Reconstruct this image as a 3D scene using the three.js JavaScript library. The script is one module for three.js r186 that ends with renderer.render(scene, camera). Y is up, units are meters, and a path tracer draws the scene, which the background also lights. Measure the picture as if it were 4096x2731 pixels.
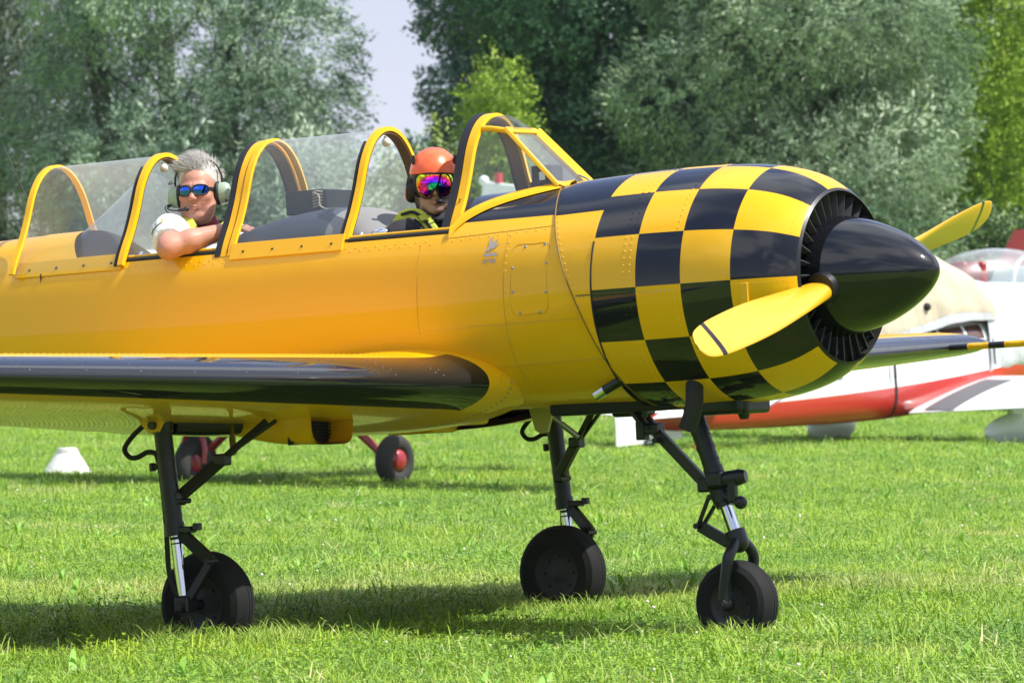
import * as THREE from 'three';
import { mergeGeometries, mergeVertices, toCreasedNormals } from 'three/addons/utils/BufferGeometryUtils.js';
import { MarchingCubes } from 'three/addons/objects/MarchingCubes.js';
import { RoundedBoxGeometry } from 'three/addons/geometries/RoundedBoxGeometry.js';
import { ImprovedNoise } from 'three/addons/math/ImprovedNoise.js';

// ---------------------------------------------------------------- camera, sky, sun, exposure
const scene = new THREE.Scene();
const camera = new THREE.PerspectiveCamera(8.13, 1024 / 682, 0.5, 2000);
camera.position.set(0, 1.26, 21);
camera.lookAt(0, 1.26, 0);
camera.focus = 20.8;
camera.userData.fStop = 9;
const renderer = new THREE.WebGLRenderer();
renderer.toneMapping = THREE.LinearToneMapping;
renderer.toneMappingExposure = 1.62;
renderer.shadowMap.enabled = true;

const SUN = new THREE.Vector3(0.53, 0.82, 0.20).normalize();
{
  const W = 512, H = 256, d = new Float32Array(W * H * 4);
  const no = new ImprovedNoise();
  for (let j = 0; j < H; j++) for (let i = 0; i < W; i++) {
    const el = ((j + 0.5) / H - 0.5) * Math.PI, az = ((i + 0.5) / W - 0.5) * 2 * Math.PI;
    const dir = new THREE.Vector3(Math.cos(el) * Math.cos(az), Math.sin(el), Math.cos(el) * Math.sin(az));
    const h = Math.max(0, dir.y), t = Math.exp(-h / 0.20);
    let r = 0.14 + 0.42 * t, g = 0.215 + 0.36 * t, b = 0.44 + 0.18 * t;
    const q = 1 / (h + 0.3), n = no.noise(dir.x * q * 1.3 - 0.4, dir.z * q * 1.3 + 0.5, 3.3) + 0.5 * no.noise(dir.x * q * 3.4, dir.z * q * 3.4, 8.1) + 0.22 * no.noise(dir.x * q * 8, dir.z * q * 8, 1.7);
    const cl = THREE.MathUtils.smoothstep(n, 0.0, 0.6) * THREE.MathUtils.smoothstep(h, 0.06, 0.2);
    r += (0.82 - r) * cl; g += (0.86 - g) * cl; b += (0.94 - b) * cl;
    const c = Math.max(0, dir.dot(SUN)), glow = 0.5 * Math.pow(c, 24) + 0.30 * Math.pow(c, 5);
    r += glow; g += glow * 0.97; b += glow * 0.9;
    const k = (j * W + i) * 4; d[k] = r; d[k + 1] = g; d[k + 2] = b; d[k + 3] = 1;
  }
  const t = new THREE.DataTexture(d, W, H, THREE.RGBAFormat, THREE.FloatType);
  t.mapping = THREE.EquirectangularReflectionMapping; t.magFilter = THREE.LinearFilter; t.minFilter = THREE.LinearFilter; t.needsUpdate = true;
  scene.background = t; scene.environment = t;
}
scene.fog = new THREE.FogExp2(new THREE.Color(0.80, 0.88, 1.0), 0.00012);
const sun = new THREE.DirectionalLight(new THREE.Color(1.0, 0.955, 0.88), 4.6);
sun.name = 'sun';
sun.position.copy(SUN).multiplyScalar(60); sun.castShadow = true;
Object.assign(sun.shadow.camera, { left: -25, right: 25, top: 25, bottom: -25, far: 160 });
sun.shadow.mapSize.set(4096, 4096);
scene.add(sun, sun.target);

// ---------------------------------------------------------------- helpers
function rng(seed) { let s = seed >>> 0; return () => { s = (s + 0x6d2b79f5) | 0; let t = Math.imul(s ^ (s >>> 15), 1 | s); t = (t + Math.imul(t ^ (t >>> 7), 61 | t)) ^ t; return ((t ^ (t >>> 14)) >>> 0) / 4294967296; }; }
const V = (x, y, z) => new THREE.Vector3(x, y, z);
const lerp = THREE.MathUtils.lerp, clamp = THREE.MathUtils.clamp, smooth = THREE.MathUtils.smoothstep;
const noise = new ImprovedNoise();
const lin = (r, g, b) => new THREE.Color().setRGB(r, g, b);
const names = new Map();
function numbered(n) { const k = names.get(n) || 0; names.set(n, k + 1); return k ? n + '_' + String(k).padStart(3, '0') : n; }
function clean(g) {
  let h = g.index ? g.toNonIndexed() : g.clone();
  for (const k of Object.keys(h.attributes)) if (!['position', 'normal', 'uv'].includes(k)) h.deleteAttribute(k);
  if (!h.attributes.normal) h.computeVertexNormals();
  if (!h.attributes.uv) h.setAttribute('uv', new THREE.BufferAttribute(new Float32Array(h.attributes.position.count * 2), 2));
  h.morphAttributes = {}; h.clearGroups();
  return h;
}
function merged(list) { const l = [].concat(list).map(clean); return l.length === 1 ? l[0] : mergeGeometries(l); }
function part(name, geoms, mat, parent, label) {
  const m = new THREE.Mesh(merged(geoms), mat); m.name = name; m.castShadow = m.receiveShadow = true;
  if (label) m.userData.label = label;
  parent.add(m); return m;
}
function thing(name, label, category, group) {
  const o = new THREE.Group(); o.name = numbered(name); o.userData = { label, category }; if (group) o.userData.group = group; scene.add(o); return o;
}
function structure(name, g, mat) { const m = new THREE.Mesh(g, mat); m.name = name; m.userData.kind = 'structure'; m.castShadow = m.receiveShadow = true; scene.add(m); return m; }
function sub(name, parent) { const g = new THREE.Group(); g.name = name; parent.add(g); return g; }
// grid surface from f(u, v) -> Vector3
function surf(f, nu, nv, us = 1, vs = 1) {
  const p = [], uv = [], ix = [];
  for (let j = 0; j <= nv; j++) for (let i = 0; i <= nu; i++) { const q = f(i / nu, j / nv); p.push(q.x, q.y, q.z); uv.push(i / nu * us, j / nv * vs); }
  for (let j = 0; j < nv; j++) for (let i = 0; i < nu; i++) { const a = j * (nu + 1) + i, b = a + 1, c = a + nu + 1, d = c + 1; ix.push(a, b, c, b, d, c); }
  const g = new THREE.BufferGeometry(); g.setAttribute('position', new THREE.Float32BufferAttribute(p, 3)); g.setAttribute('uv', new THREE.Float32BufferAttribute(uv, 2)); g.setIndex(ix); g.computeVertexNormals(); return g;
}
function tube(pts, r, seg = 40, rad = 8, closed = false) { return new THREE.TubeGeometry(new THREE.CatmullRomCurve3(pts.map((p) => Array.isArray(p) ? V(...p) : p), closed, 'centripetal'), seg, r, rad, closed); }
const YUP = V(0, 1, 0);
function bar(a, b, r0, r1 = r0, seg = 14) {
  a = Array.isArray(a) ? V(...a) : a; b = Array.isArray(b) ? V(...b) : b;
  const d = b.clone().sub(a), g = new THREE.CylinderGeometry(r1, r0, d.length(), seg, 1);
  g.applyQuaternion(new THREE.Quaternion().setFromUnitVectors(YUP, d.clone().normalize())); g.translate((a.x + b.x) / 2, (a.y + b.y) / 2, (a.z + b.z) / 2); return g;
}
// rectangular beam between two points, w across 'side', t in the third direction
function beam(a, b, w, t, side = V(0, 0, 1), r = 0.004) {
  a = Array.isArray(a) ? V(...a) : a; b = Array.isArray(b) ? V(...b) : b;
  const y = b.clone().sub(a), L = y.length(); y.normalize();
  const x = side.clone().addScaledVector(y, -side.dot(y)).normalize(), z = x.clone().cross(y);
  const g = new RoundedBoxGeometry(w, L, t, 2, Math.min(r, w * 0.4, t * 0.4));
  g.applyMatrix4(new THREE.Matrix4().makeBasis(x, y, z).setPosition(a.clone().add(b).multiplyScalar(0.5))); return g;
}
function box(w, h, d, x, y, z, r = 0.004) { const g = new RoundedBoxGeometry(w, h, d, 2, Math.min(r, w * 0.45, h * 0.45, d * 0.45)); g.translate(x, y, z); return g; }
function ball(r, x, y, z, sx = 1, sy = 1, sz = 1) { const g = new THREE.SphereGeometry(r, 20, 14); g.scale(sx, sy, sz); g.translate(x, y, z); return g; }
function lathe(pts, seg = 40) { return new THREE.LatheGeometry(pts.map(([r, y]) => new THREE.Vector2(r, y)), seg); }
function instanced(name, g, mat, mats, parent, colors) {
  const m = new THREE.InstancedMesh(g, mat, mats.length); m.name = name; m.castShadow = m.receiveShadow = true;
  mats.forEach((x, i) => m.setMatrixAt(i, x)); if (colors) colors.forEach((c, i) => m.setColorAt(i, c));
  parent.add(m); return m;
}
function table(rows) { return (x) => { const n = rows.length; if (x <= rows[0][0]) return rows[0].slice(1); if (x >= rows[n - 1][0]) return rows[n - 1].slice(1); let i = 1; while (rows[i][0] < x) i++; const a = rows[i - 1], b = rows[i], t = (x - a[0]) / (b[0] - a[0]); return a.slice(1).map((v, k) => lerp(v, b[k + 1], t)); }; }
function spline(rows) { // smooth interpolation through rows [x, a, b, ...]
  return (x) => { const n = rows.length; if (x <= rows[0][0]) return rows[0].slice(1); if (x >= rows[n - 1][0]) return rows[n - 1].slice(1);
    let i = 1; while (rows[i][0] < x) i++;
    const r0 = rows[Math.max(0, i - 2)], r1 = rows[i - 1], r2 = rows[i], r3 = rows[Math.min(n - 1, i + 1)], h = r2[0] - r1[0], t = (x - r1[0]) / h;
    return r1.slice(1).map((_, k) => { const K = k + 1, m1 = (r2[K] - r0[K]) / (r2[0] - r0[0]) * h, m2 = (r3[K] - r1[K]) / (r3[0] - r1[0]) * h, t2 = t * t, t3 = t2 * t;
      return (2 * t3 - 3 * t2 + 1) * r1[K] + (t3 - 2 * t2 + t) * m1 + (-2 * t3 + 3 * t2) * r2[K] + (t3 - t2) * m2; }); };
}
// tiling value noise texture (grey), several octaves
function noiseTexture(size, cells, octaves, seed, contrast = 1, bias = 0) {
  const R = rng(seed), d = new Uint8Array(size * size * 4), acc = new Float32Array(size * size); let amp = 1, tot = 0;
  for (let o = 0, c = cells; o < octaves; o++, c *= 2, amp *= 0.55) {
    const v = Float32Array.from({ length: c * c }, R); tot += amp;
    for (let y = 0; y < size; y++) for (let x = 0; x < size; x++) {
      const fx = x / size * c, fy = y / size * c, x0 = Math.floor(fx), y0 = Math.floor(fy); let tx = fx - x0, ty = fy - y0; tx = tx * tx * (3 - 2 * tx); ty = ty * ty * (3 - 2 * ty);
      const a = v[(y0 % c) * c + x0 % c], b = v[(y0 % c) * c + (x0 + 1) % c], e = v[((y0 + 1) % c) * c + x0 % c], f = v[((y0 + 1) % c) * c + (x0 + 1) % c];
      acc[y * size + x] += amp * (a + (b - a) * tx + (e - a) * ty + (a - b - e + f) * tx * ty);
    }
  }
  for (let i = 0; i < size * size; i++) { const g = clamp(((acc[i] / tot - 0.5) * contrast + 0.5 + bias) * 255, 0, 255); d[i * 4] = d[i * 4 + 1] = d[i * 4 + 2] = g; d[i * 4 + 3] = 255; }
  const t = new THREE.DataTexture(d, size, size); t.wrapS = t.wrapT = THREE.RepeatWrapping; t.magFilter = THREE.LinearFilter; t.needsUpdate = true; return t;
}
function tinted(grey, lo, hi) { // colour map between two sRGB colours
  const s = grey.image.data, d = new Uint8Array(s.length); for (let i = 0; i < s.length; i += 4) { const t = s[i] / 255; for (let c = 0; c < 3; c++) d[i + c] = lerp(lo[c], hi[c], t); d[i + 3] = 255; }
  const t = new THREE.DataTexture(d, grey.image.width, grey.image.height); t.wrapS = t.wrapT = THREE.RepeatWrapping; t.magFilter = THREE.LinearFilter; t.colorSpace = THREE.SRGBColorSpace; t.needsUpdate = true; return t;
}
const rep = (t, x, y) => { const c = t.clone(); c.repeat.set(x, y); c.needsUpdate = true; return c; };

// ---------------------------------------------------------------- materials
const nz = noiseTexture(256, 6, 5, 11, 1.4), nzLow = noiseTexture(256, 4, 3, 23, 1.3), nzFine = noiseTexture(512, 48, 4, 31, 1.5);
const phys = (o) => new THREE.MeshPhysicalMaterial(o);
const M = {
  yellow: phys({ color: lin(0.82, 0.42, 0.0008), roughness: 0.42, specularIntensity: 0.25, clearcoat: 0.6, clearcoatRoughness: 0.06, roughnessMap: null, bumpMap: rep(nzLow, 1, 1), bumpScale: 0.0030 }),
  trim: phys({ color: lin(0.80, 0.42, 0.001), roughness: 0.45, specularIntensity: 0.3, clearcoat: 0.5, clearcoatRoughness: 0.12 }),
  black: phys({ color: lin(0.007, 0.0075, 0.010), roughness: 0.4, specularIntensity: 0.1, clearcoat: 1, clearcoatRoughness: 0.05 }),
  gearBlack: phys({ color: lin(0.008, 0.009, 0.012), roughness: 0.42, specularIntensity: 0.7, clearcoat: 0.25, clearcoatRoughness: 0.25, bumpMap: nz, bumpScale: 0.0006 }),
  dark: phys({ color: lin(0.012, 0.012, 0.013), roughness: 0.75 }),
  seal: phys({ color: lin(0.010, 0.010, 0.013), roughness: 0.55 }),
  rubber: phys({ color: lin(0.011, 0.011, 0.012), roughness: 0.8, specularIntensity: 0.55, bumpMap: nz, bumpScale: 0.0012 }),
  rubberDusty: phys({ color: lin(0.03, 0.029, 0.028), roughness: 0.85 }),
  hub: phys({ color: lin(0.026, 0.026, 0.028), roughness: 0.5, metalness: 0.3 }),
  chrome: phys({ color: lin(0.72, 0.73, 0.75), roughness: 0.13, metalness: 1 }),
  steel: phys({ color: lin(0.36, 0.36, 0.37), roughness: 0.35, metalness: 1 }),
  vane: phys({ color: lin(0.065, 0.065, 0.07), roughness: 0.45, metalness: 0.4 }),
  exhaust: phys({ color: lin(0.028, 0.026, 0.025), roughness: 0.7, metalness: 0.4, bumpMap: nz, bumpScale: 0.001 }),
  shroud: phys({ color: lin(0.045, 0.055, 0.075), roughness: 0.62, bumpMap: nzFine, bumpScale: 0.0005 }),
  greyCloth: phys({ color: lin(0.20, 0.20, 0.20), roughness: 0.9 }),
  glass: phys({ color: lin(0.93, 0.965, 0.98), roughness: 0.36, transmission: 1, thickness: 0, ior: 1.5, side: THREE.DoubleSide }),
  glassDark: phys({ color: lin(0.62, 0.68, 0.74), roughness: 0.12, transmission: 1, thickness: 0, ior: 1.5, side: THREE.DoubleSide }),
  white: phys({ color: lin(0.78, 0.79, 0.80), roughness: 0.35, clearcoat: 0.7, clearcoatRoughness: 0.1 }),
  red: phys({ color: lin(0.50, 0.028, 0.02), roughness: 0.35, clearcoat: 0.8, clearcoatRoughness: 0.1 }),
  deepRed: phys({ color: lin(0.30, 0.012, 0.02), roughness: 0.4, clearcoat: 0.6, clearcoatRoughness: 0.15 }),
  blue: phys({ color: lin(0.02, 0.10, 0.40), roughness: 0.4, clearcoat: 0.6 }),
  greyStripe: phys({ color: lin(0.11, 0.11, 0.12), roughness: 0.85, bumpMap: nzFine, bumpScale: 0.001 }),
  canvas: phys({ color: lin(0.50, 0.43, 0.32), roughness: 0.9, bumpMap: rep(nz, 2, 2), bumpScale: 0.012 }),
  silverCover: phys({ color: lin(0.55, 0.57, 0.60), roughness: 0.6, bumpMap: rep(nz, 2, 2), bumpScale: 0.012 }),
};
// frame of the yellow aircraft on the ground: heading, slight nose-up stance, slight lean
const AXM = (() => {
  const B = THREE.MathUtils.degToRad(34.5), P = THREE.MathUtils.degToRad(3.3), RO = THREE.MathUtils.degToRad(-0.55);
  const fw = V(Math.cos(B) * Math.cos(P), Math.sin(P), Math.sin(B) * Math.cos(P)), u0 = V(-Math.cos(B) * Math.sin(P), Math.cos(P), -Math.sin(B) * Math.sin(P)), r0 = fw.clone().cross(u0);
  const rt = r0.clone().multiplyScalar(Math.cos(RO)).addScaledVector(u0, Math.sin(RO)), up = u0.clone().multiplyScalar(Math.cos(RO)).addScaledVector(r0, -Math.sin(RO));
  return new THREE.Matrix4().makeBasis(fw, up, rt).setPosition(-0.5676, -0.04, 0);
})();
// ---------------------------------------------------------------- ground and grass
const dryAt = (x, z) => { // share of dry, straw coloured turf
  const n = noise.noise(x * 0.35, z * 0.5, 4.2) + 0.5 * noise.noise(x * 1.1, z * 1.3, 9.7);
  const band = Math.exp(-(((z + 3.0 + 0.22 * x + 0.5 * noise.noise(x * 0.7, 1.2, 3)) / 0.9) ** 2)) * (0.42 + 0.4 * noise.noise(x * 0.9, z * 1.5, 6)) + 0.9 * Math.exp(-(((x - 3.1) / 0.3) ** 2) - ((z + 10) / 0.35) ** 2) + 0.8 * Math.exp(-(((x - 3.75) / 0.15) ** 2) - ((z + 9.9) / 0.3) ** 2); // worn strip along the taxi line
  return clamp(smooth(n, 0.25, 1.0) * 0.7 + band, 0, 1);
};
{
  const g = new THREE.PlaneGeometry(900, 900, 1, 1); g.rotateX(-Math.PI / 2);
  const uv = g.attributes.uv; for (let i = 0; i < uv.count; i++) uv.setXY(i, uv.getX(i) * 450, uv.getY(i) * 450);
  structure('ground', g, new THREE.MeshStandardMaterial({ map: tinted(noiseTexture(512, 10, 6, 5, 1.6), [88, 126, 24], [138, 162, 46]), bumpMap: nzFine, bumpScale: 0.02, roughness: 1 })).position.y = 0;
}
function tuftGeometry(seed, n, h, spread, w) {
  const R = rng(seed), pos = [], nor = [], ix = [];
  for (let i = 0; i < n; i++) {
    const a = R() * 6.283, r = spread * Math.sqrt(R()), bx = Math.cos(a) * r, bz = Math.sin(a) * r, hh = h * (0.45 + 0.75 * R()), la = R() * 6.283, lean = hh * (0.25 + 1.0 * R()), ww = w * (0.7 + 0.6 * R());
    const dx = Math.cos(la), dz = Math.sin(la), fa = la + Math.PI / 2 + (R() - 0.5), sx = Math.cos(fa) * ww / 2, sz = Math.sin(fa) * ww / 2, b = pos.length / 3;
    const P = [[0, 0, 1], [0.45, 0.22, 0.9], [0.85, 0.72, 0.55], [1.0, 1.15, 0]];
    for (const [t, l, wd] of P) { const y = t * hh * (1 - 0.18 * l * lean / hh), x = bx + dx * lean * l, z = bz + dz * lean * l; if (wd > 0) pos.push(x - sx * wd, y, z - sz * wd, x + sx * wd, y, z + sz * wd); else pos.push(x, y, z); }
    ix.push(b, b + 1, b + 2, b + 1, b + 3, b + 2, b + 2, b + 3, b + 4, b + 3, b + 5, b + 4, b + 4, b + 5, b + 6);
  }
  const g = new THREE.BufferGeometry(); g.setAttribute('position', new THREE.Float32BufferAttribute(pos, 3)); g.setIndex(ix); g.computeVertexNormals();
  const N = g.attributes.normal; for (let i = 0; i < N.count; i++) { const v = V(N.getX(i), N.getY(i) + 0.8, N.getZ(i)).normalize(); N.setXYZ(i, v.x, v.y, v.z); }
  return g;
}
function cloverGeometry(seed, n) { // low broad leaves
  const R = rng(seed), pos = [], ix = [];
  for (let i = 0; i < n; i++) {
    const cx = (R() - 0.5) * 0.16, cz = (R() - 0.5) * 0.16, cy = 0.02 + R() * 0.045;
    for (let k = 0; k < 3; k++) { const a = k * 2.094 + R(), l = 0.013 + R() * 0.006, b = pos.length / 3, dx = Math.cos(a), dz = Math.sin(a), t = (R() - 0.3) * 0.012;
      pos.push(cx, cy, cz, cx + dx * l * 0.6 - dz * l * 0.42, cy + t, cz + dz * l * 0.6 + dx * l * 0.42, cx + dx * l, cy + t, cz + dz * l, cx + dx * l * 0.6 + dz * l * 0.42, cy + t, cz + dz * l * 0.6 - dx * l * 0.42); ix.push(b, b + 2, b + 1, b, b + 3, b + 2); }
  }
  const g = new THREE.BufferGeometry(); g.setAttribute('position', new THREE.Float32BufferAttribute(pos, 3)); g.setIndex(ix); g.computeVertexNormals(); return g;
}
{
  const grassMat = phys({ color: lin(1, 1, 1), roughness: 0.62, transmission: 0.42, thickness: 0, side: THREE.DoubleSide, specularIntensity: 0.6 });
  const R = rng(2024), lists = [[], [], [], [], []], cols = [[], [], [], [], []], q = new THREE.Quaternion(), up = V(0, 1, 0);
  const put = (kind, x, z, s, c) => { q.setFromAxisAngle(up, R() * 6.283); lists[kind].push(new THREE.Matrix4().compose(V(x, -0.004, z), q.clone(), V(s * (0.85 + R() * 0.3), s * (0.75 + R() * 0.5), s * (0.85 + R() * 0.3)))); cols[kind].push(c); };
  const bands = [[14.5, 18, 900], [18, 24, 640], [24, 32, 400], [32, 45, 230], [45, 62, 110], [62, 85, 50], [85, 130, 12]];
  for (const [d0, d1, dens] of bands) {
    const area = (w) => w; const wAt = (d) => d * 0.118 + 1.2, A = (wAt(d0) + wAt(d1)) * (d1 - d0), n = Math.round(A * dens);
    for (let i = 0; i < n; i++) {
      const d = lerp(d0, d1, R()), z = 21 - d, x = (R() * 2 - 1) * wAt(d), dry = dryAt(x, z), v = noise.noise(x * 0.8, z * 0.8, 1.5), u = R();
      const far = d > 32, sc = far ? 1.0 + (d - 32) * 0.012 : 1;
      const len = 0.85 + 0.35 * noise.noise(x * 0.6, z * 0.6, 7.7) + (R() < 0.05 ? 0.5 : 0);
      const c = lin(0.20, 0.36, 0.014).lerp(lin(0.38, 0.52, 0.025), clamp(0.5 + v * 0.8 + (u - 0.5) * 0.8, 0, 1)); if (R() < 0.26) c.lerp(lin(0.08, 0.22, 0.02), 0.8); c.lerp(lin(0.62, 0.58, 0.24), clamp(dry * (0.35 + R() * 0.9), 0, 0.9)); if (R() < 0.05) c.lerp(lin(0.66, 0.62, 0.30), 0.8);
      const kind = R() < 0.34 * (1 - dry) ? 3 + (i % 2) : i % 3;
      if (kind >= 3) c.lerp(lin(0.22, 0.44, 0.035), 0.35);
      put(kind, x, z, sc * len * (1 - dry * 0.25), c);
    }
  }
  const gs = [tuftGeometry(1, 20, 0.060, 0.062, 0.0066), tuftGeometry(2, 16, 0.074, 0.065, 0.0056), tuftGeometry(3, 24, 0.046, 0.068, 0.0074), cloverGeometry(4, 12), cloverGeometry(5, 9)];
  const grass = new THREE.Group(); grass.name = 'grass'; grass.userData = { label: 'short sunlit mown grass with clover covering the airfield', category: 'grass', kind: 'stuff' }; scene.add(grass);
  gs.forEach((g, i) => instanced(i < 3 ? 'grass_tufts' : 'clover_leaves', g, grassMat, lists[i], grass, cols[i]).userData.kind = 'stuff');
  // longer seed stalks round the wheels and here and there
  const tall = [], tc = [];
  const stalk = (x, z, s) => { q.setFromAxisAngle(up, R() * 6.283); tall.push(new THREE.Matrix4().compose(V(x, 0, z), q.clone(), V(s, s * (0.8 + R() * 0.5), s))); tc.push(lin(0.28, 0.47, 0.04).lerp(lin(0.46, 0.56, 0.13), R())); };
  const wheels = [V(0.062, 0, 1.295), V(0.097, 0, -1.295), V(1.832, 0, 0)].map((p) => p.applyMatrix4(AXM));
  for (const w of wheels) for (let i = 0; i < 240; i++) { const a = R() * 6.283, r = 0.10 + R() * 0.42; stalk(w.x + Math.cos(a) * r, w.z + Math.sin(a) * r * 0.7 + 0.22, 0.75 + R() * 0.5); }
  for (let i = 0; i < 500; i++) { const d = 16 + 44 * R() ** 1.5, z = 21 - d; stalk((R() * 2 - 1) * (d * 0.118 + 1), z, 0.8 + R() * 0.7); }
  instanced('long_grass', tuftGeometry(9, 7, 0.115, 0.05, 0.0042), grassMat, tall, grass, tc).userData.kind = 'stuff';
  // broad weed leaves (dandelion, plantain)
  const weed = []; for (let i = 0; i < 260; i++) { const d = 16 + 40 * R(), z = 21 - d, x = (R() * 2 - 1) * (d * 0.118 + 1); q.setFromAxisAngle(up, R() * 6.283); weed.push(new THREE.Matrix4().compose(V(x, 0.01, z), q.clone(), V(1, 1, 1).multiplyScalar(0.8 + R() * 0.9))); }
  const lw = (() => { const g = tuftGeometry(14, 5, 0.065, 0.02, 0.020); return g; })();
  instanced('weed_leaves', lw, phys({ color: lin(0.26, 0.50, 0.05), roughness: 0.5, transmission: 0.4, thickness: 0, side: THREE.DoubleSide }), weed, grass).userData.kind = 'stuff';
  // white clover heads
  const fl = []; for (let i = 0; i < 190; i++) { const d = 16 + 50 * R(), z = 21 - d, x = (R() * 2 - 1) * (d * 0.118 + 1), s = 0.005 + R() * 0.004; fl.push(new THREE.Matrix4().compose(V(x, 0.05 + R() * 0.05, z), q.clone(), V(s, s * 0.9, s))); }
  instanced('clover_flowers', new THREE.IcosahedronGeometry(1, 1), phys({ color: lin(0.72, 0.68, 0.60), roughness: 0.9 }), fl, grass).userData.kind = 'stuff';
}
// ---------------------------------------------------------------- trees along the far edge of the field
function sprayGeometry(seed, n, len, ll, lw, droop) { // a leafy twig
  const R = rng(seed), pos = [], nor = [], ix = [];
  for (let i = 0; i < n; i++) {
    const t = (i + R()) / n, cx = t * len, cy = -droop * t * t * len + (R() - 0.5) * 0.10, cz = (R() - 0.5) * 0.24 * len / 0.45;
    const d = V(0.6 + (R() - 0.5), -0.25 + (R() - 0.5) * 1.1, (R() - 0.5) * 1.8).normalize(), sd = V(R() - 0.5, R() - 0.5, R() - 0.5).cross(d).normalize(), L = ll * (0.7 + 0.6 * R()), W = lw * (0.7 + 0.6 * R()), b = pos.length / 3;
    const P = [V(0, 0, 0), d.clone().multiplyScalar(L * 0.45).addScaledVector(sd, W / 2), d.clone().multiplyScalar(L), d.clone().multiplyScalar(L * 0.45).addScaledVector(sd, -W / 2)];
    const ln = P[1].clone().cross(P[2]).normalize(), flip = ln.x < 0; if (flip) ln.negate();
    const nn = ln.clone().multiplyScalar(0.55).add(V(0.75, 0.1, 0)).normalize();
    for (const p of P) { pos.push(cx + p.x, cy + p.y, cz + p.z); nor.push(nn.x, nn.y, nn.z); }
    if (flip) ix.push(b, b + 2, b + 1, b, b + 3, b + 2); else ix.push(b, b + 1, b + 2, b, b + 2, b + 3);
  }
  const g = new THREE.BufferGeometry(); g.setAttribute('position', new THREE.Float32BufferAttribute(pos, 3)); g.setAttribute('normal', new THREE.Float32BufferAttribute(nor, 3)); g.setIndex(ix); return g;
}
const leafMat = (r, g, b, rough = 0.5) => phys({ color: lin(r, g, b), roughness: rough, transmission: 0.13, thickness: 0, side: THREE.DoubleSide, specularIntensity: 0.8 });
const SPRAY = { willow: [1, 2, 3].map((s) => sprayGeometry(s, 22, 0.50, 0.125, 0.034, 0.35)), round: [4, 5, 6].map((s) => sprayGeometry(s, 18, 0.45, 0.10, 0.07, 0.15)), pinnate: [7, 8, 9].map((s) => sprayGeometry(s, 26, 0.60, 0.085, 0.045, 0.30)) };
const LEAF = { willow: leafMat(1, 1, 1, 0.42), round: leafMat(1, 1, 1, 0.45), pinnate: leafMat(1, 1, 1, 0.5) };
const bark = phys({ color: lin(0.055, 0.047, 0.038), roughness: 0.95, bumpMap: nz, bumpScale: 0.02 });
const atPx = (px, py, d) => V((px - 1176) * d / 11025, 1.3 + (784 - py) * d / 11025, 21 - d);
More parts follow.
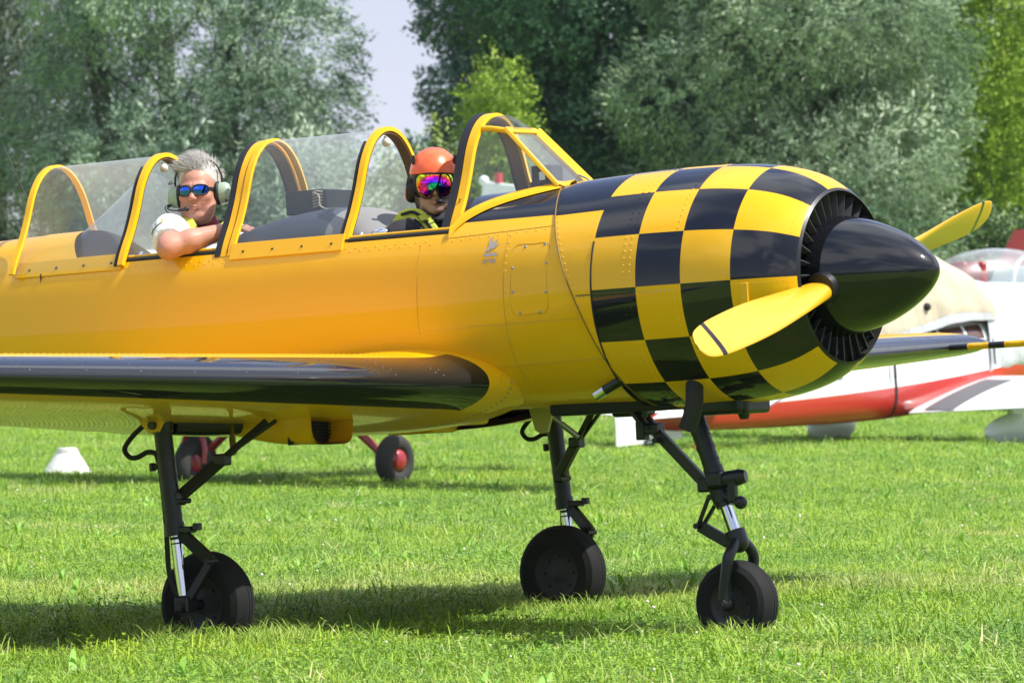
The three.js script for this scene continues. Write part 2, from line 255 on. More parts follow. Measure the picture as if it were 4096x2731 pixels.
function tree(o) {
  const R = rng(o.seed), t = thing(o.name || 'tree', o.label, o.category || 'tree', o.group), base = V(o.x, 0, 21 - o.d);
  t.position.copy(base);
  const { cy, rx, ry, rz } = o, lobes = [], wood = [], up = V(0, 1, 0);
  for (let i = 0, tries = 0; i < o.lobes && tries < 4000; i++, tries++) {
    const a = R() * 6.283, e = Math.asin(R() * 2 - 1), k = 0.35 + 0.62 * Math.sqrt(R()), taper = o.taper ? 1 - o.taper * Math.max(0, Math.sin(e)) * k : 1;
    const c = V(Math.cos(a) * Math.cos(e) * rx * k * taper, cy + Math.sin(e) * ry * k, Math.sin(a) * Math.cos(e) * rz * k * taper), r = (o.lobeR || 0.9) * (0.55 + 0.75 * R());
    if (lobes.some(([q, r2]) => q.distanceTo(c) < 0.52 * (r + r2))) { i--; continue; }
    lobes.push([c, r, R()]);
  }
  const trunkTop = cy + ry * 0.55, lean = (R() - 0.5) * 0.6, TP = (y) => V(Math.sin(y * 0.4 + o.seed) * 0.12 + lean * y / 10, y, Math.cos(y * 0.37 + o.seed) * 0.12);
  for (let s = 0; s < (o.stems || 1); s++) {
    const off = o.stems > 1 ? V((s - (o.stems - 1) / 2) * 0.55, 0, (R() - 0.5) * 0.5) : V(), pts = []; for (let i = 0; i <= 8; i++) { const y = trunkTop * i / 8; pts.push(TP(y).addScaledVector(off, 1 + y * 0.22)); }
    for (let i = 0; i < 8; i++) wood.push(bar(pts[i], pts[i + 1].clone().lerp(pts[i], -0.02), o.trunk * lerp(1, 0.25, i / 8), o.trunk * lerp(1, 0.25, (i + 1) / 8), 8));
  }
  part('trunk', wood, bark, t);
  const limbs = []; lobes.forEach(([c], i) => { if (i % 2 && o.lobes > 30) return; const y0 = clamp(c.y - 0.5 - Math.hypot(c.x, c.z) * 0.7, 0.4, trunkTop), a = TP(y0), m = a.clone().lerp(c, 0.5).add(V(0, 0.25, 0)); limbs.push(bar(a, m, o.trunk * 0.22, o.trunk * 0.13, 5), bar(m, c, o.trunk * 0.13, 0.012, 5)); });
  part('limbs', limbs, bark, t);
  const sprays = SPRAY[o.leaf], lists = sprays.map(() => []), cols = sprays.map(() => []), q = new THREE.Quaternion(), q2 = new THREE.Quaternion(), total = lobes.reduce((s, l) => s + l[1] ** 2, 0), c0 = lin(...o.c0), c1 = lin(...o.c1);
  for (const [c, r, tint] of lobes) {
    const n = Math.round(o.sprays * r * r / total);
    for (let i = 0; i < n; i++) {
      const d = V(R() * 2 - 1, R() * 2 - 1 + 0.15, R() * 2 - 1); if (d.lengthSq() > 1 || d.lengthSq() < 0.02) { i--; continue; } d.normalize();
      const k = r * (0.62 + 0.40 * Math.sqrt(R())), p = c.clone().add(V(d.x * k * 1.1, d.y * k * 0.8, d.z * k * 1.1)); if (p.y < 0.15) continue;
      const out = d.clone().add(V(0, -(o.hang || 0.3), 0)).normalize();
      q.setFromUnitVectors(V(1, 0, 0), out); q2.setFromAxisAngle(out, R() * 6.283); q2.multiply(q);
      const j = i % sprays.length; lists[j].push(new THREE.Matrix4().compose(p, q2.clone(), V(1, 1, 1).multiplyScalar((o.spray || 1) * (0.75 + 0.5 * R()))));
      const f = clamp(0.45 * tint + 0.55 * R(), 0, 1); cols[j].push(c0.clone().lerp(c1, f));
    }
  }
  const crown = sub('crown', t); sprays.forEach((g, j) => instanced('foliage', g, LEAF[o.leaf], lists[j], crown, cols[j]));
  crown.children.forEach((c) => { c.userData.kind = 'stuff'; });
  return t;
}
const W0 = [0.12, 0.22, 0.145], W1 = [0.40, 0.52, 0.36], G0 = [0.05, 0.145, 0.065], G1 = [0.13, 0.27, 0.125], Y0 = [0.17, 0.31, 0.02], Y1 = [0.38, 0.52, 0.04], K0 = [0.04, 0.11, 0.085], K1 = [0.10, 0.20, 0.14];
tree({ seed: 1, label: 'large grey green willow tree behind the two canopies, left of the gap of sky', name: 'willow_tree', d: 100, x: -7.0, cy: 7.2, rx: 3.0, ry: 7.2, rz: 3.2, lobes: 62, lobeR: 1.12, sprays: 12500, leaf: 'willow', c0: W0, c1: W1, trunk: 0.34, stems: 3, hang: 0.5 });
tree({ seed: 2, label: 'sparse thin willow tree at the far left edge with sky showing through', name: 'willow_tree', d: 106, x: -11.3, cy: 6.8, rx: 1.9, ry: 6.4, rz: 2.0, lobes: 60, lobeR: 0.8, sprays: 4600, leaf: 'willow', c0: [0.17, 0.24, 0.16], c1: [0.40, 0.46, 0.33], trunk: 0.2, hang: 0.5 });
tree({ seed: 3, label: 'small pale willow bush filling the foot of the large left willow, right of its trunk', name: 'willow_tree', d: 97, x: -4.1, cy: 2.7, rx: 1.9, ry: 2.5, rz: 1.6, lobes: 46, lobeR: 0.75, sprays: 5200, leaf: 'willow', c0: W0, c1: [0.46, 0.55, 0.38], trunk: 0.12, hang: 0.4 });
tree({ seed: 4, label: 'dark blue green poplar tree standing right of the gap of sky', name: 'poplar_tree', d: 125, x: -0.35, cy: 11.8, rx: 1.75, ry: 5.0, rz: 1.8, lobes: 40, lobeR: 0.85, sprays: 7000, leaf: 'round', c0: K0, c1: K1, trunk: 0.3 });
tree({ seed: 5, label: 'slender yellow green young tree below the dark poplar', name: 'young_tree', d: 96, x: -0.30, cy: 4.3, rx: 0.62, ry: 3.0, rz: 0.7, taper: 0.85, lobes: 44, lobeR: 0.34, sprays: 1700, spray: 0.75, leaf: 'pinnate', c0: Y0, c1: Y1, trunk: 0.08 });
tree({ seed: 6, label: 'bright green bush seen between the front canopy and the dark poplar', name: 'bush', category: 'bush', d: 98, x: -1.6, cy: 2.6, rx: 0.95, ry: 2.6, rz: 1.0, lobes: 40, lobeR: 0.45, sprays: 2800, spray: 0.8, leaf: 'pinnate', c0: [0.12, 0.22, 0.025], c1: [0.28, 0.38, 0.06], trunk: 0.08 });
tree({ seed: 7, label: 'dense dark green tree above the windshield, left half of the big right hand clump', name: 'willow_tree', d: 101, x: 2.4, cy: 7.0, rx: 2.6, ry: 7.0, rz: 2.6, lobes: 66, lobeR: 1.08, sprays: 14500, leaf: 'round', c0: G0, c1: G1, trunk: 0.3 });
tree({ seed: 8, label: 'pale silvery willow tree above the nose cowling and propeller', name: 'willow_tree', d: 97, x: 6.0, cy: 6.6, rx: 2.8, ry: 6.8, rz: 2.6, lobes: 66, lobeR: 1.08, sprays: 15000, leaf: 'willow', c0: [0.12, 0.23, 0.12], c1: [0.46, 0.56, 0.36], trunk: 0.3, hang: 0.55 });
tree({ seed: 9, label: 'bright yellow green tree with feathery leaves at the right edge', name: 'acacia_tree', d: 112, x: 10.6, cy: 6.2, rx: 2.3, ry: 6.0, rz: 2.2, lobes: 80, lobeR: 0.7, sprays: 7600, leaf: 'pinnate', c0: [0.16, 0.30, 0.02], c1: [0.46, 0.62, 0.05], trunk: 0.2, hang: 0.6 });
tree({ seed: 10, label: 'low light green bush at the right edge beyond the yellow propeller blade', name: 'bush', category: 'bush', d: 105, x: 10.9, cy: 2.0, rx: 1.5, ry: 2.0, rz: 1.0, lobes: 30, lobeR: 0.55, sprays: 3000, leaf: 'round', c0: [0.06, 0.13, 0.03], c1: [0.15, 0.24, 0.07], trunk: 0.07 });
// the dark belt of trees further back
[[-13.5, 4.2, 3.0], [-9, 3.4, 2.7], [-4.6, 3.4, 2.5], [-1.2, 5.8, 2.4], [2.4, 7.5, 3.0], [6.6, 10.0, 3.4], [11.0, 9.5, 3.2], [15.0, 10.5, 3.4]].forEach(([x, h, r], i) => tree({ seed: 30 + i, label: ['dark tree of the far belt behind the far left willow', 'dark low tree of the far belt behind the rear canopy', 'dark low tree of the far belt behind the grey haired man', 'dark tree of the far belt behind the orange helmet', 'dark tree of the far belt behind the dense dark green tree', 'tall dark tree of the far belt behind the silvery willow', 'tall dark tree of the far belt behind the yellow green acacia', 'tall dark tree of the far belt beyond the right edge'][i], name: 'background_tree', d: 134 + (i % 3) * 3, x: x * 1.25, cy: h * 0.5, rx: r * 1.15, ry: h * 0.55, rz: 1.8, lobes: 60, lobeR: 1.05, sprays: 5200, leaf: 'round', c0: K0, c1: G1, trunk: 0.25, spray: 1.3 }));
// the wood on the near side of the field, behind the photographer
{
  const t = thing('tree_belt', 'wood on the photographer\'s side of the airfield', 'wood'); t.userData.kind = 'stuff';
  const R = rng(808), list = SPRAY.round.map(() => []), cols = SPRAY.round.map(() => []), q = new THREE.Quaternion();
  for (let i = 0; i < 9000; i++) { const x = (R() * 2 - 1) * 130, top = 9 + 4 * noise.noise(x * 0.06, 2.2, 0) + 1.5 * noise.noise(x * 0.25, 4.2, 0), y = top * Math.pow(R(), 0.8); q.setFromEuler(new THREE.Euler(R() * 6, R() * 6, R() * 6)); list[i % 3].push(new THREE.Matrix4().compose(V(x, y, 118 + (R() - 0.5) * 6), q.clone(), V(4, 4, 4))); cols[i % 3].push(lin(...G0).lerp(lin(...G1), R())); }
  SPRAY.round.forEach((g, j) => { instanced('foliage', g, LEAF.round, list[j], t, cols[j]).userData.kind = 'stuff'; });
}
// ---------------------------------------------------------------- the yellow aircraft: its own frame is x forward, y up, z to its right (towards the camera)
function inAircraft(o, x = 0, y = 0, z = 0) { const m = AXM.clone().multiply(new THREE.Matrix4().makeTranslation(x, y, z)); m.decompose(o.position, o.quaternion, o.scale); return o; }
const plane = inAircraft(thing('trainer_aircraft', 'yellow two seat propeller aircraft with black checkered nose and open canopies, in the foreground', 'aircraft'));
const D2R = Math.PI / 180;

// fuselage skin: x -> half width, top, bottom, middle height, roundness
const body = spline([[-5.0, 0.05, 1.66, 1.46, 1.55, 2], [-4.2, 0.13, 1.74, 1.30, 1.52, 2], [-3.2, 0.24, 1.82, 1.15, 1.47, 2.1], [-2.0, 0.35, 1.885, 1.035, 1.42, 2.25], [-1.0, 0.40, 1.895, 0.985, 1.40, 2.4], [0, 0.425, 1.895, 0.965, 1.40, 2.4], [0.7, 0.45, 1.895, 0.965, 1.41, 2.3], [1.2, 0.474, 1.905, 0.960, 1.43, 2.1], [1.62, 0.480, 1.910, 0.950, 1.43, 2]]);
function skin(x, th, far = false, off = 0) {
  const [a, top, bot, mid, n] = body(x), s = Math.sin(th), c = Math.cos(th), h = s > 0 ? top - mid : mid - bot;
  return V(x, mid + (h + off) * Math.sign(s) * Math.pow(Math.abs(s), 2 / n), (far ? -1 : 1) * (a + off) * Math.pow(Math.max(0, c), 2 / n));
}
function thAt(x, y) { const [, top, bot, mid, n] = body(x), h = y > mid ? top - mid : mid - bot, q = clamp((y - mid) / h, -1, 1); return Math.asin(Math.sign(q) * Math.pow(Math.abs(q), n / 2)); }
const onSkin = (x, y, off = 0) => skin(x, thAt(x, y), false, off);
const sillY = (x) => { const [, top, , mid] = body(x); return Math.min(1.72, mid + 0.67 * (top - mid)); };
function bodyLoft(x0, x1, nx, y1) { // lower skin, from the near edge under the belly to the far edge
  return surf((u, v) => { const x = lerp(x0, x1, u), s = v * 2 - 1, t1 = thAt(x, y1(x)); return skin(x, -Math.PI / 2 + Math.abs(s) * (t1 + Math.PI / 2), s > 0); }, nx, 72, x1 - x0, 2.4);
}
function deckLoft(x0, x1, nx, y0) { return surf((u, v) => { const x = lerp(x0, x1, u), s = v * 2 - 1, t0 = thAt(x, y0(x)); return skin(x, Math.PI / 2 - Math.abs(s) * (Math.PI / 2 - t0), s < 0); }, nx, 40, x1 - x0, 0.9); }
const fuselage = part('fuselage', [bodyLoft(-4.95, 0.74, 110, sillY), bodyLoft(0.74, 1.60, 24, () => 1.762), deckLoft(-4.95, -1.56, 50, sillY),
  surf((u, v) => { const s = v * 2 - 1; return skin(lerp(-5.0, -4.95, u), -Math.PI / 2 + Math.abs(s) * Math.PI, s > 0).lerp(V(-5.02, 1.55, 0), 1 - u); }, 3, 40)], M.yellow, plane);
part('anti_glare_panel', deckLoft(0.74, 1.40, 20, () => 1.762), M.black, fuselage, 'black anti glare panel ahead of the windshield');
// inside of the two cockpits
{
  const tub = [];
  tub.push(surf((u, v) => { const x = lerp(-1.56, 0.74, u), q = onSkin(x, sillY(x)); const pts = [V(x, q.y, q.z), V(x, q.y, q.z - 0.05), V(x, q.y - 0.25, q.z - 0.06), V(x, 1.12, q.z - 0.06), V(x, 1.10, 0)]; const s = v * 8, k = Math.min(7, Math.floor(s)), f = s - k; const P = (i) => { const m = i <= 4 ? pts[i] : pts[8 - i].clone().setZ(-pts[8 - i].z); return m; }; return P(k).clone().lerp(P(k + 1), f); }, 20, 8));
  tub.push(surf((u, v) => V(0.735, lerp(1.1, 1.87, v), lerp(-0.36, 0.36, u) * (v > 0.85 ? 0.8 : 1)), 4, 8));
  tub.push(surf((u, v) => V(-1.555, lerp(1.1, 1.70, v), lerp(-0.34, 0.34, u)), 4, 4));
  part('cockpit_tub', tub, M.dark, plane);
  for (const [name, x, y] of [['seat_back', -1.20, 1.62], ['seat_back', 0.10, 1.60]]) part(name, [box(0.07, 0.60, 0.40, x, y - 0.30, 0, 0.03)], M.dark, plane);
}
// black rail and thin yellow lip along the cockpit edge
for (const s of [1, -1]) {
  const pts = [], pts2 = []; for (let i = 0; i <= 24; i++) { const x = lerp(-1.72, 0.74, i / 24), q = onSkin(x, 1.72); pts.push(V(x, 1.727, s * (q.z - 0.012))); pts2.push(V(x, 1.742, s * (q.z - 0.026))); }
  part('canopy_rail', tube(pts, 0.011, 60, 8), M.seal, plane);
  part('sill_strip', tube(pts2, 0.008, 60, 8), M.yellow, plane);
}

// cowling of revolution about the thrust line
const YC = 1.43;
const cowlR = (() => { const f = spline([[0.9, 0.478], [1.1, 0.482], [1.3, 0.489], [1.52, 0.497], [1.74, 0.501], [1.955, 0.497], [2.08, 0.488], [2.18, 0.473], [2.27, 0.451], [2.34, 0.424], [2.40, 0.388], [2.43, 0.364], [2.44, 0.352]]); return (x) => f(x)[0]; })();
function revPatch(R, x0, x1, p0, p1, nx, np, off = 0) {
  const F0 = typeof x0 === 'function' ? x0 : () => x0;
  const g = surf((u, v) => { const p = lerp(p0, p1, v), x = lerp(F0(p), x1, u), r = R(x) + off; return V(x, YC + r * Math.sin(p * D2R), r * Math.cos(p * D2R)); }, nx, np, 1, 1);
  const N = g.attributes.normal, P = g.attributes.position, q = V();
  for (let i = 0; i < N.count; i++) { const x = P.getX(i), dr = (R(x + 0.002) - R(x - 0.002)) / 0.004; q.set(-dr, P.getY(i) - YC, P.getZ(i)); const l = Math.hypot(q.y, q.z); q.set(-dr, q.y / l, q.z / l).normalize(); N.setXYZ(i, q.x, q.y, q.z); }
  const U = g.attributes.uv; for (let i = 0; i < U.count; i++) U.setXY(i, P.getX(i), Math.atan2(P.getY(i) - YC, P.getZ(i)) * 0.5);
  return g;
}
const seamX = (() => { const f = spline([[-90, 1.60], [-75, 1.565], [-50, 1.537], [-27, 1.495], [-11, 1.455], [7, 1.392], [36, 1.292], [60, 1.215], [75, 1.16], [90, 1.12]]); return (p) => { let a = ((p + 90) % 360 + 360) % 360 - 90; if (a > 90) a = 180 - a; return f(a)[0]; }; })();
const cols = [1.52, 1.74, 1.955, 2.18, 2.430], ROW = 360 / 14;
const yel = [], dkCells = [];
for (let c = 0; c < 4; c++) for (let k = 0; k < 14; k++) {
  const p0 = k * ROW, g = revPatch(cowlR, cols[c], cols[c + 1], p0, p0 + ROW, c === 3 ? 10 : 6, 8);
  if ((k + c) % 2 === 1) dkCells.push(g); else yel.push(g);
}
yel.push(revPatch(cowlR, seamX, 1.52, 138, 402, 8, 100));
const cowling = part('cowling', yel, M.yellow, plane, 'nose cowling painted in black and yellow checks');
for (const g of dkCells) part('checker_square', g, M.black, cowling);
part('anti_glare_paint', revPatch(cowlR, seamX, 1.52, 42, 138, 8, 40), M.black, cowling);
part('intake_lip', revPatch(cowlR, 2.430, 2.44, 0, 360, 6, 96), M.gearBlack, cowling);
// inner wall of the intake
part('intake_duct', [surf((u, v) => { const p = v * Math.PI * 2, x = lerp(2.44, 2.20, u), r = lerp(0.352, 0.40, smooth(u, 0, 1)); return V(x, YC + r * Math.sin(p), r * Math.cos(p)); }, 6, 72), surf((u, v) => { const p = v * Math.PI * 2, r = lerp(0.02, 0.42, u); return V(2.24, YC + r * Math.sin(p), r * Math.cos(p)); }, 6, 48),
  surf((u, v) => { const p = v * Math.PI * 2, x = lerp(2.24, 2.40, u), r = 0.2; return V(x, YC + r * Math.sin(p), r * Math.cos(p)); }, 4, 48)], M.dark, plane);
for (let i = 0; i < 32; i++) { // radial cooling shutters
  const a = i / 32 * Math.PI * 2, g = new THREE.BoxGeometry(0.03, 0.165, 0.0045); g.rotateY(0.3); g.translate(2.405, 0.275, 0); g.rotateX(a); g.translate(0, YC, 0); part('shutter_vane', g, M.vane, plane);
}
part('seam_ring', [(() => { const pts = []; for (let p = -175; p <= 185; p += 3) { const x = seamX(p), r = cowlR(x) + 0.001; pts.push(V(x, YC + r * Math.sin(p * D2R), r * Math.cos(p * D2R))); } return tube(pts, 0.003, 240, 5, false); })()], phys({ color: lin(0.22, 0.12, 0.01), roughness: 0.5 }), cowling);
part('gill_gap', [(() => { const pts = []; for (let p = -72; p <= 25; p += 3) { const r = cowlR(1.52) + 0.0005; pts.push(V(1.519, YC + r * Math.sin(p * D2R), r * Math.cos(p * D2R))); } return tube(pts, 0.004, 80, 5); })()], M.dark, cowling);
part('cowl_joint', [(() => { const pts = []; for (let i = 0; i <= 20; i++) { const x = lerp(1.44, 1.70, i / 20), r = cowlR(x) + 0.0005; pts.push(V(x, YC + r * Math.sin(-0.035), r * Math.cos(-0.035))); } return tube(pts, 0.0025, 30, 5); })()], phys({ color: lin(0.10, 0.06, 0.01), roughness: 0.5 }), cowling);
// latch on the cowl side
part('latch', [(() => { const g = box(0.035, 0.09, 0.012, 2.235, 0, 0, 0.003); const r = cowlR(2.235); g.rotateX(0); g.translate(0, YC - 0.06, r * 0.995 - 0.001); return g; })()], M.yellow, cowling);

// spinner and propeller
{
  const pr = []; for (let i = 0; i <= 28; i++) { const t = i / 28; pr.push([0.252 * Math.pow(Math.max(0, 1 - Math.pow(t, 1.75)), 0.66), t * 0.50]); }
  const g = lathe([[0.0, -0.02], [0.236, -0.02], [0.25, -0.008], ...pr.slice(0)], 72); g.rotateZ(-Math.PI / 2); g.translate(2.382, YC, 0);
  part('spinner', toCreasedNormals(g, 0.7), M.black, plane, 'large pointed black spinner');
  const blade = (sgn) => {
    const R0 = 0.2, R1 = 1.24, f = spline([[0.2, 0.10, 0.075, 1.15], [0.32, 0.125, 0.055, 1.05], [0.5, 0.155, 0.034, 0.95], [0.75, 0.178, 0.022, 0.78], [1.0, 0.170, 0.016, 0.64], [1.15, 0.145, 0.012, 0.56], [1.22, 0.10, 0.009, 0.54], [1.24, 0.03, 0.006, 0.40]]);
    const mk = (a, b, n) => surf((u, v) => { const r = lerp(a, b, u), [c, t, tw] = f(r), q = v * Math.PI * 2, cx = Math.cos(q) * c / 2, cy = Math.sin(q) * t / 2 * (1 + 0.4 * Math.cos(q)); const p = V(cx * Math.sin(Math.PI / 2 - tw) , r, 0); p.z = 0; return V(cy * Math.cos(tw) + cx * Math.sin(tw), r, cx * Math.cos(tw) - cy * Math.sin(tw)); }, n, 28);
    const ang = -(90 - 13) * D2R, list = [mk(R0, 1.10, 40), mk(1.13, R1, 10)], tip = [mk(1.10, 1.13, 3)];
    for (const g of [...list, ...tip]) { if (sgn < 0) g.rotateX(Math.PI); g.rotateX(ang); g.translate(2.47, YC, 0); }
    const m = part('propeller_blade', list, M.bladeYellow, plane); part('tip_band', tip, M.black, m);
  };
  M.bladeYellow = phys({ color: lin(0.72, 0.36, 0.008), roughness: 0.4, clearcoat: 0.5, clearcoatRoughness: 0.2 });
  blade(1); blade(-1);
  for (const s of [1, -1]) { const g = bar([2.47, YC + s * 0.20 * Math.sin(13 * D2R), -s * 0.20 * Math.cos(13 * D2R)], [2.47, YC + s * 0.262 * Math.sin(13 * D2R), -s * 0.262 * Math.cos(13 * D2R)], 0.075, 0.066, 24); part('blade_collar', g, M.gearBlack, plane); }
}

// wings
const wingAt = spline([[0.18, 1.01, 2.16, 0.175, 1.078, 3.2], [0.30, 1.005, 2.15, 0.172, 1.078, 3.2], [0.38, 0.982, 2.11, 0.165, 1.077, 3.2], [0.46, 0.956, 2.06, 0.155, 1.076, 3.1], [0.54, 0.936, 2.02, 0.147, 1.076, 3.0], [0.64, 0.918, 2.00, 0.144, 1.078, 3.0], [1.5, 0.842, 1.80, 0.140, 1.108, 2.8], [3.0, 0.71, 1.47, 0.132, 1.158, 2.3], [4.5, 0.575, 1.13, 0.12, 1.208, 1.6], [4.62, 0.55, 1.06, 0.10, 1.212, 1.6], [4.69, 0.47, 0.86, 0.06, 1.214, 1.6], [4.71, 0.40, 0.70, 0.01, 1.214, 1.6]]);
function foil(z, s, side) { // s: share of the chord from the nose, side +1 top, -1 bottom
  const az = Math.abs(z), [le, c, t, y, inc] = wingAt(az), yt = 5 * t * (0.2969 * Math.sqrt(s) - 0.126 * s - 0.3516 * s * s + 0.2843 * s ** 3 - 0.1036 * s ** 4), yc = s < 0.4 ? 0.02 / 0.16 * (0.8 * s - s * s) : 0.02 / 0.36 * (0.2 + 0.8 * s - s * s);
  const px = -s * c, py = (yc + side * yt) * c, i = inc * D2R; return V(le + px * Math.cos(i) + py * Math.sin(i), y + py * Math.cos(i) + px * Math.sin(i), z);
}
const zsAll = []; for (let i = 0; i <= 60; i++) zsAll.push(i < 16 ? lerp(0.18, 0.62, i / 16) : lerp(0.62, 4.5, (i - 16) / 44)); zsAll.push(4.56, 4.62, 4.66, 4.69, 4.71);
function foilLoft(zs, s0, s1, ns, sgn) { // from the top at s0 round the nose or along one side; s signed: >0 top, <0 bottom
  const F = (q) => Math.sign(q) * q * q; const a = Math.sign(s0) * Math.sqrt(Math.abs(s0)), b = Math.sign(s1) * Math.sqrt(Math.abs(s1));
  return surf((u, v) => { const k = u * (zs.length - 1), i = Math.min(zs.length - 2, Math.floor(k)), z = lerp(zs[i], zs[i + 1], k - i), q = F(lerp(a, b, v)); return foil(sgn * z, Math.abs(q), q >= 0 ? 1 : -1); }, zs.length - 1, ns, 4.3, 2);
}
for (const sgn of [1, -1]) {
  const w = part('wing', [foilLoft(zsAll, 1, 0.105, 26, sgn), foilLoft(zsAll, -0.075, -1, 26, sgn), foilLoft(zsAll.slice(0, 11), 0.105, -0.075, 20, sgn)], M.yellow, plane, sgn > 0 ? 'near wing with a glossy black leading edge' : 'far wing showing beyond the nose');
  part('leading_edge', foilLoft(zsAll.slice(10), 0.105, -0.075, 26, sgn), M.black, w);
}
// pitot boom on the far wing, striped yellow and black
{
  const z = -4.12, [le, , , y] = wingAt(4.12), pt = sub('pitot_boom', plane);
  const cut = [[-0.05, 0.10, M.black], [0.10, 0.22, M.yellow], [0.22, 0.27, M.black], [0.27, 0.31, M.gearBlack], [0.31, 0.43, M.yellow], [0.43, 0.75, M.black]];
  for (const [a, b, m] of cut) part(m === M.yellow ? 'yellow_band' : 'black_band', bar([le + a, y, z], [le + b, y, z], 0.017, 0.017, 16), m, pt);
}
// tail
{
  const fin = (x0, x1, c0, c1, h, P) => surf((u, v) => { const a = v * Math.PI * 2, c = lerp(c0, c1, u), t = 0.045 * c, x = lerp(x0, x1, u) + Math.cos(a) * c / 2, w = Math.sin(a) * t; return P(x, u * h, w); }, 10, 24);
  part('tail_fin', fin(-4.75, -5.15, 1.15, 0.7, 1.15, (x, h, w) => V(x, 1.62 + h, w)), M.yellow, plane);
  for (const s of [1, -1]) part('tailplane', fin(-4.6, -4.75, 0.95, 0.65, 1.55, (x, h, w) => V(x, 1.60 + w, s * (0.05 + h))), M.yellow, plane);
}
// oil cooler scoop under the near wing
{
  const f = spline([[-0.25, 0.02, 0.955], [0.0, 0.06, 0.915], [0.25, 0.085, 0.868], [0.47, 0.09, 0.855]]);
  const shell = surf((u, v) => { const x = lerp(-0.25, 0.47, u), [w, yb] = f(x), a = -Math.PI * v, n = 0.35; const c = Math.cos(a), s = Math.sin(a); const yt = 1.03; return V(x, yt + (yt - yb) * Math.sign(s) * Math.pow(Math.abs(s), n), 0.92 + (w + 0.06) * Math.sign(c) * Math.pow(Math.abs(c), n)); }, 16, 28);
  const o = part('oil_cooler', shell, M.yellow, plane, 'yellow oil cooler scoop with a black grille');
  part('inner_wall', surf((u, v) => { const x = lerp(0.47, 0.36, u), [w, yb] = f(0.47), a = -Math.PI * v, n = 0.35; const c = Math.cos(a), s = Math.sin(a), yt = 1.03; return V(x, yt + (yt - yb - 0.008) * Math.sign(s) * Math.pow(Math.abs(s), n), 0.92 + (w + 0.052) * Math.sign(c) * Math.pow(Math.abs(c), n)); }, 3, 28), M.yellow, o);
  part('back_plate', [box(0.01, 0.17, 0.28, 0.345, 0.945, 0.92)], M.dark, o);
  for (let i = 0; i < 10; i++) part('slat', box(0.016, 0.005, 0.27, 0.358, 0.872 + i * 0.014, 0.92, 0.001), M.gearBlack, o);
}
// belly: fairings, drain mast, nose leg bay, exhaust and lower duct
part('antenna_blade', (() => { const s = new THREE.Shape([[0.86, 1.0], [1.0, 1.0], [0.955, 0.875], [0.92, 0.87], [0.895, 0.885]].map((p) => new THREE.Vector2(...p))); const g = new THREE.ExtrudeGeometry(s, { depth: 0.012, bevelEnabled: true, bevelSize: 0.003, bevelThickness: 0.003, bevelSegments: 1 }); g.translate(-0.14, -0.01, -0.18); return g; })(), phys({ color: lin(0.42, 0.38, 0.16), roughness: 0.5 }), plane);
part('belly_fairing', [box(0.62, 0.05, 0.26, 0.32, 0.935, 0.12, 0.02), box(0.26, 0.07, 0.2, 0.20, 0.92, -0.1, 0.02)], M.yellow, plane);
part('wheel_bay', [box(0.62, 0.06, 0.24, 1.33, 0.955, 0, 0.02), box(0.14, 0.07, 0.16, 1.10, 0.945, -0.42, 0.02)], M.dark, plane);
part('lower_duct', [box(0.24, 0.10, 0.24, 1.86, 0.942, 0, 0.025), box(0.09, 0.11, 0.20, 1.95, 0.945, 0, 0.02), bar([1.95, 0.90, 0.05], [1.95, 0.868, 0.05], 0.03, 0.018)], M.gearBlack, plane);
part('exhaust_pipe', [tube([[1.86, 1.10, 0.22], [1.862, 1.02, 0.28], [1.868, 0.95, 0.30], [1.850, 0.88, 0.305], [1.828, 0.84, 0.305]], 0.037, 30, 20)], M.exhaust, plane);
part('exhaust_bore', [(() => { const g = new THREE.CircleGeometry(0.033, 20); g.rotateX(Math.PI / 2); g.rotateZ(-0.4); g.translate(1.8275, 0.8395, 0.305); return g; })()], M.dark, plane);
part('drain_pipe', [bar([1.44, 1.02, 0.31], [1.57, 1.08, 0.30], 0.021, 0.021, 18)], M.black, plane);
part('drain_outlet', [(() => { const g = bar([1.395, 0.997, 0.314], [1.44, 1.02, 0.31], 0.0225, 0.0225, 18); return g; })()], M.chrome, plane);

// bulge and black strut fairing under the near wing
for (const s of [1, -1]) {
  part('gear_fairing', [tube([[0.185, 0.985, s * 0.74], [0.10, 0.968, s * 0.95], [0.02, 0.965, s * 1.15], [-0.05, 0.975, s * 1.33]], 0.046, 24, 14), ball(0.046, 0.185, 0.985, s * 0.74)], M.gearBlack, plane);
  if (s > 0) part('door_hook', [tube([[0.13, 0.95, s * 0.86], [0.15, 0.92, s * 0.86], [0.14, 0.90, s * 0.86], [0.16, 0.885, s * 0.86]], 0.008, 10, 6)], M.steel, plane);
}
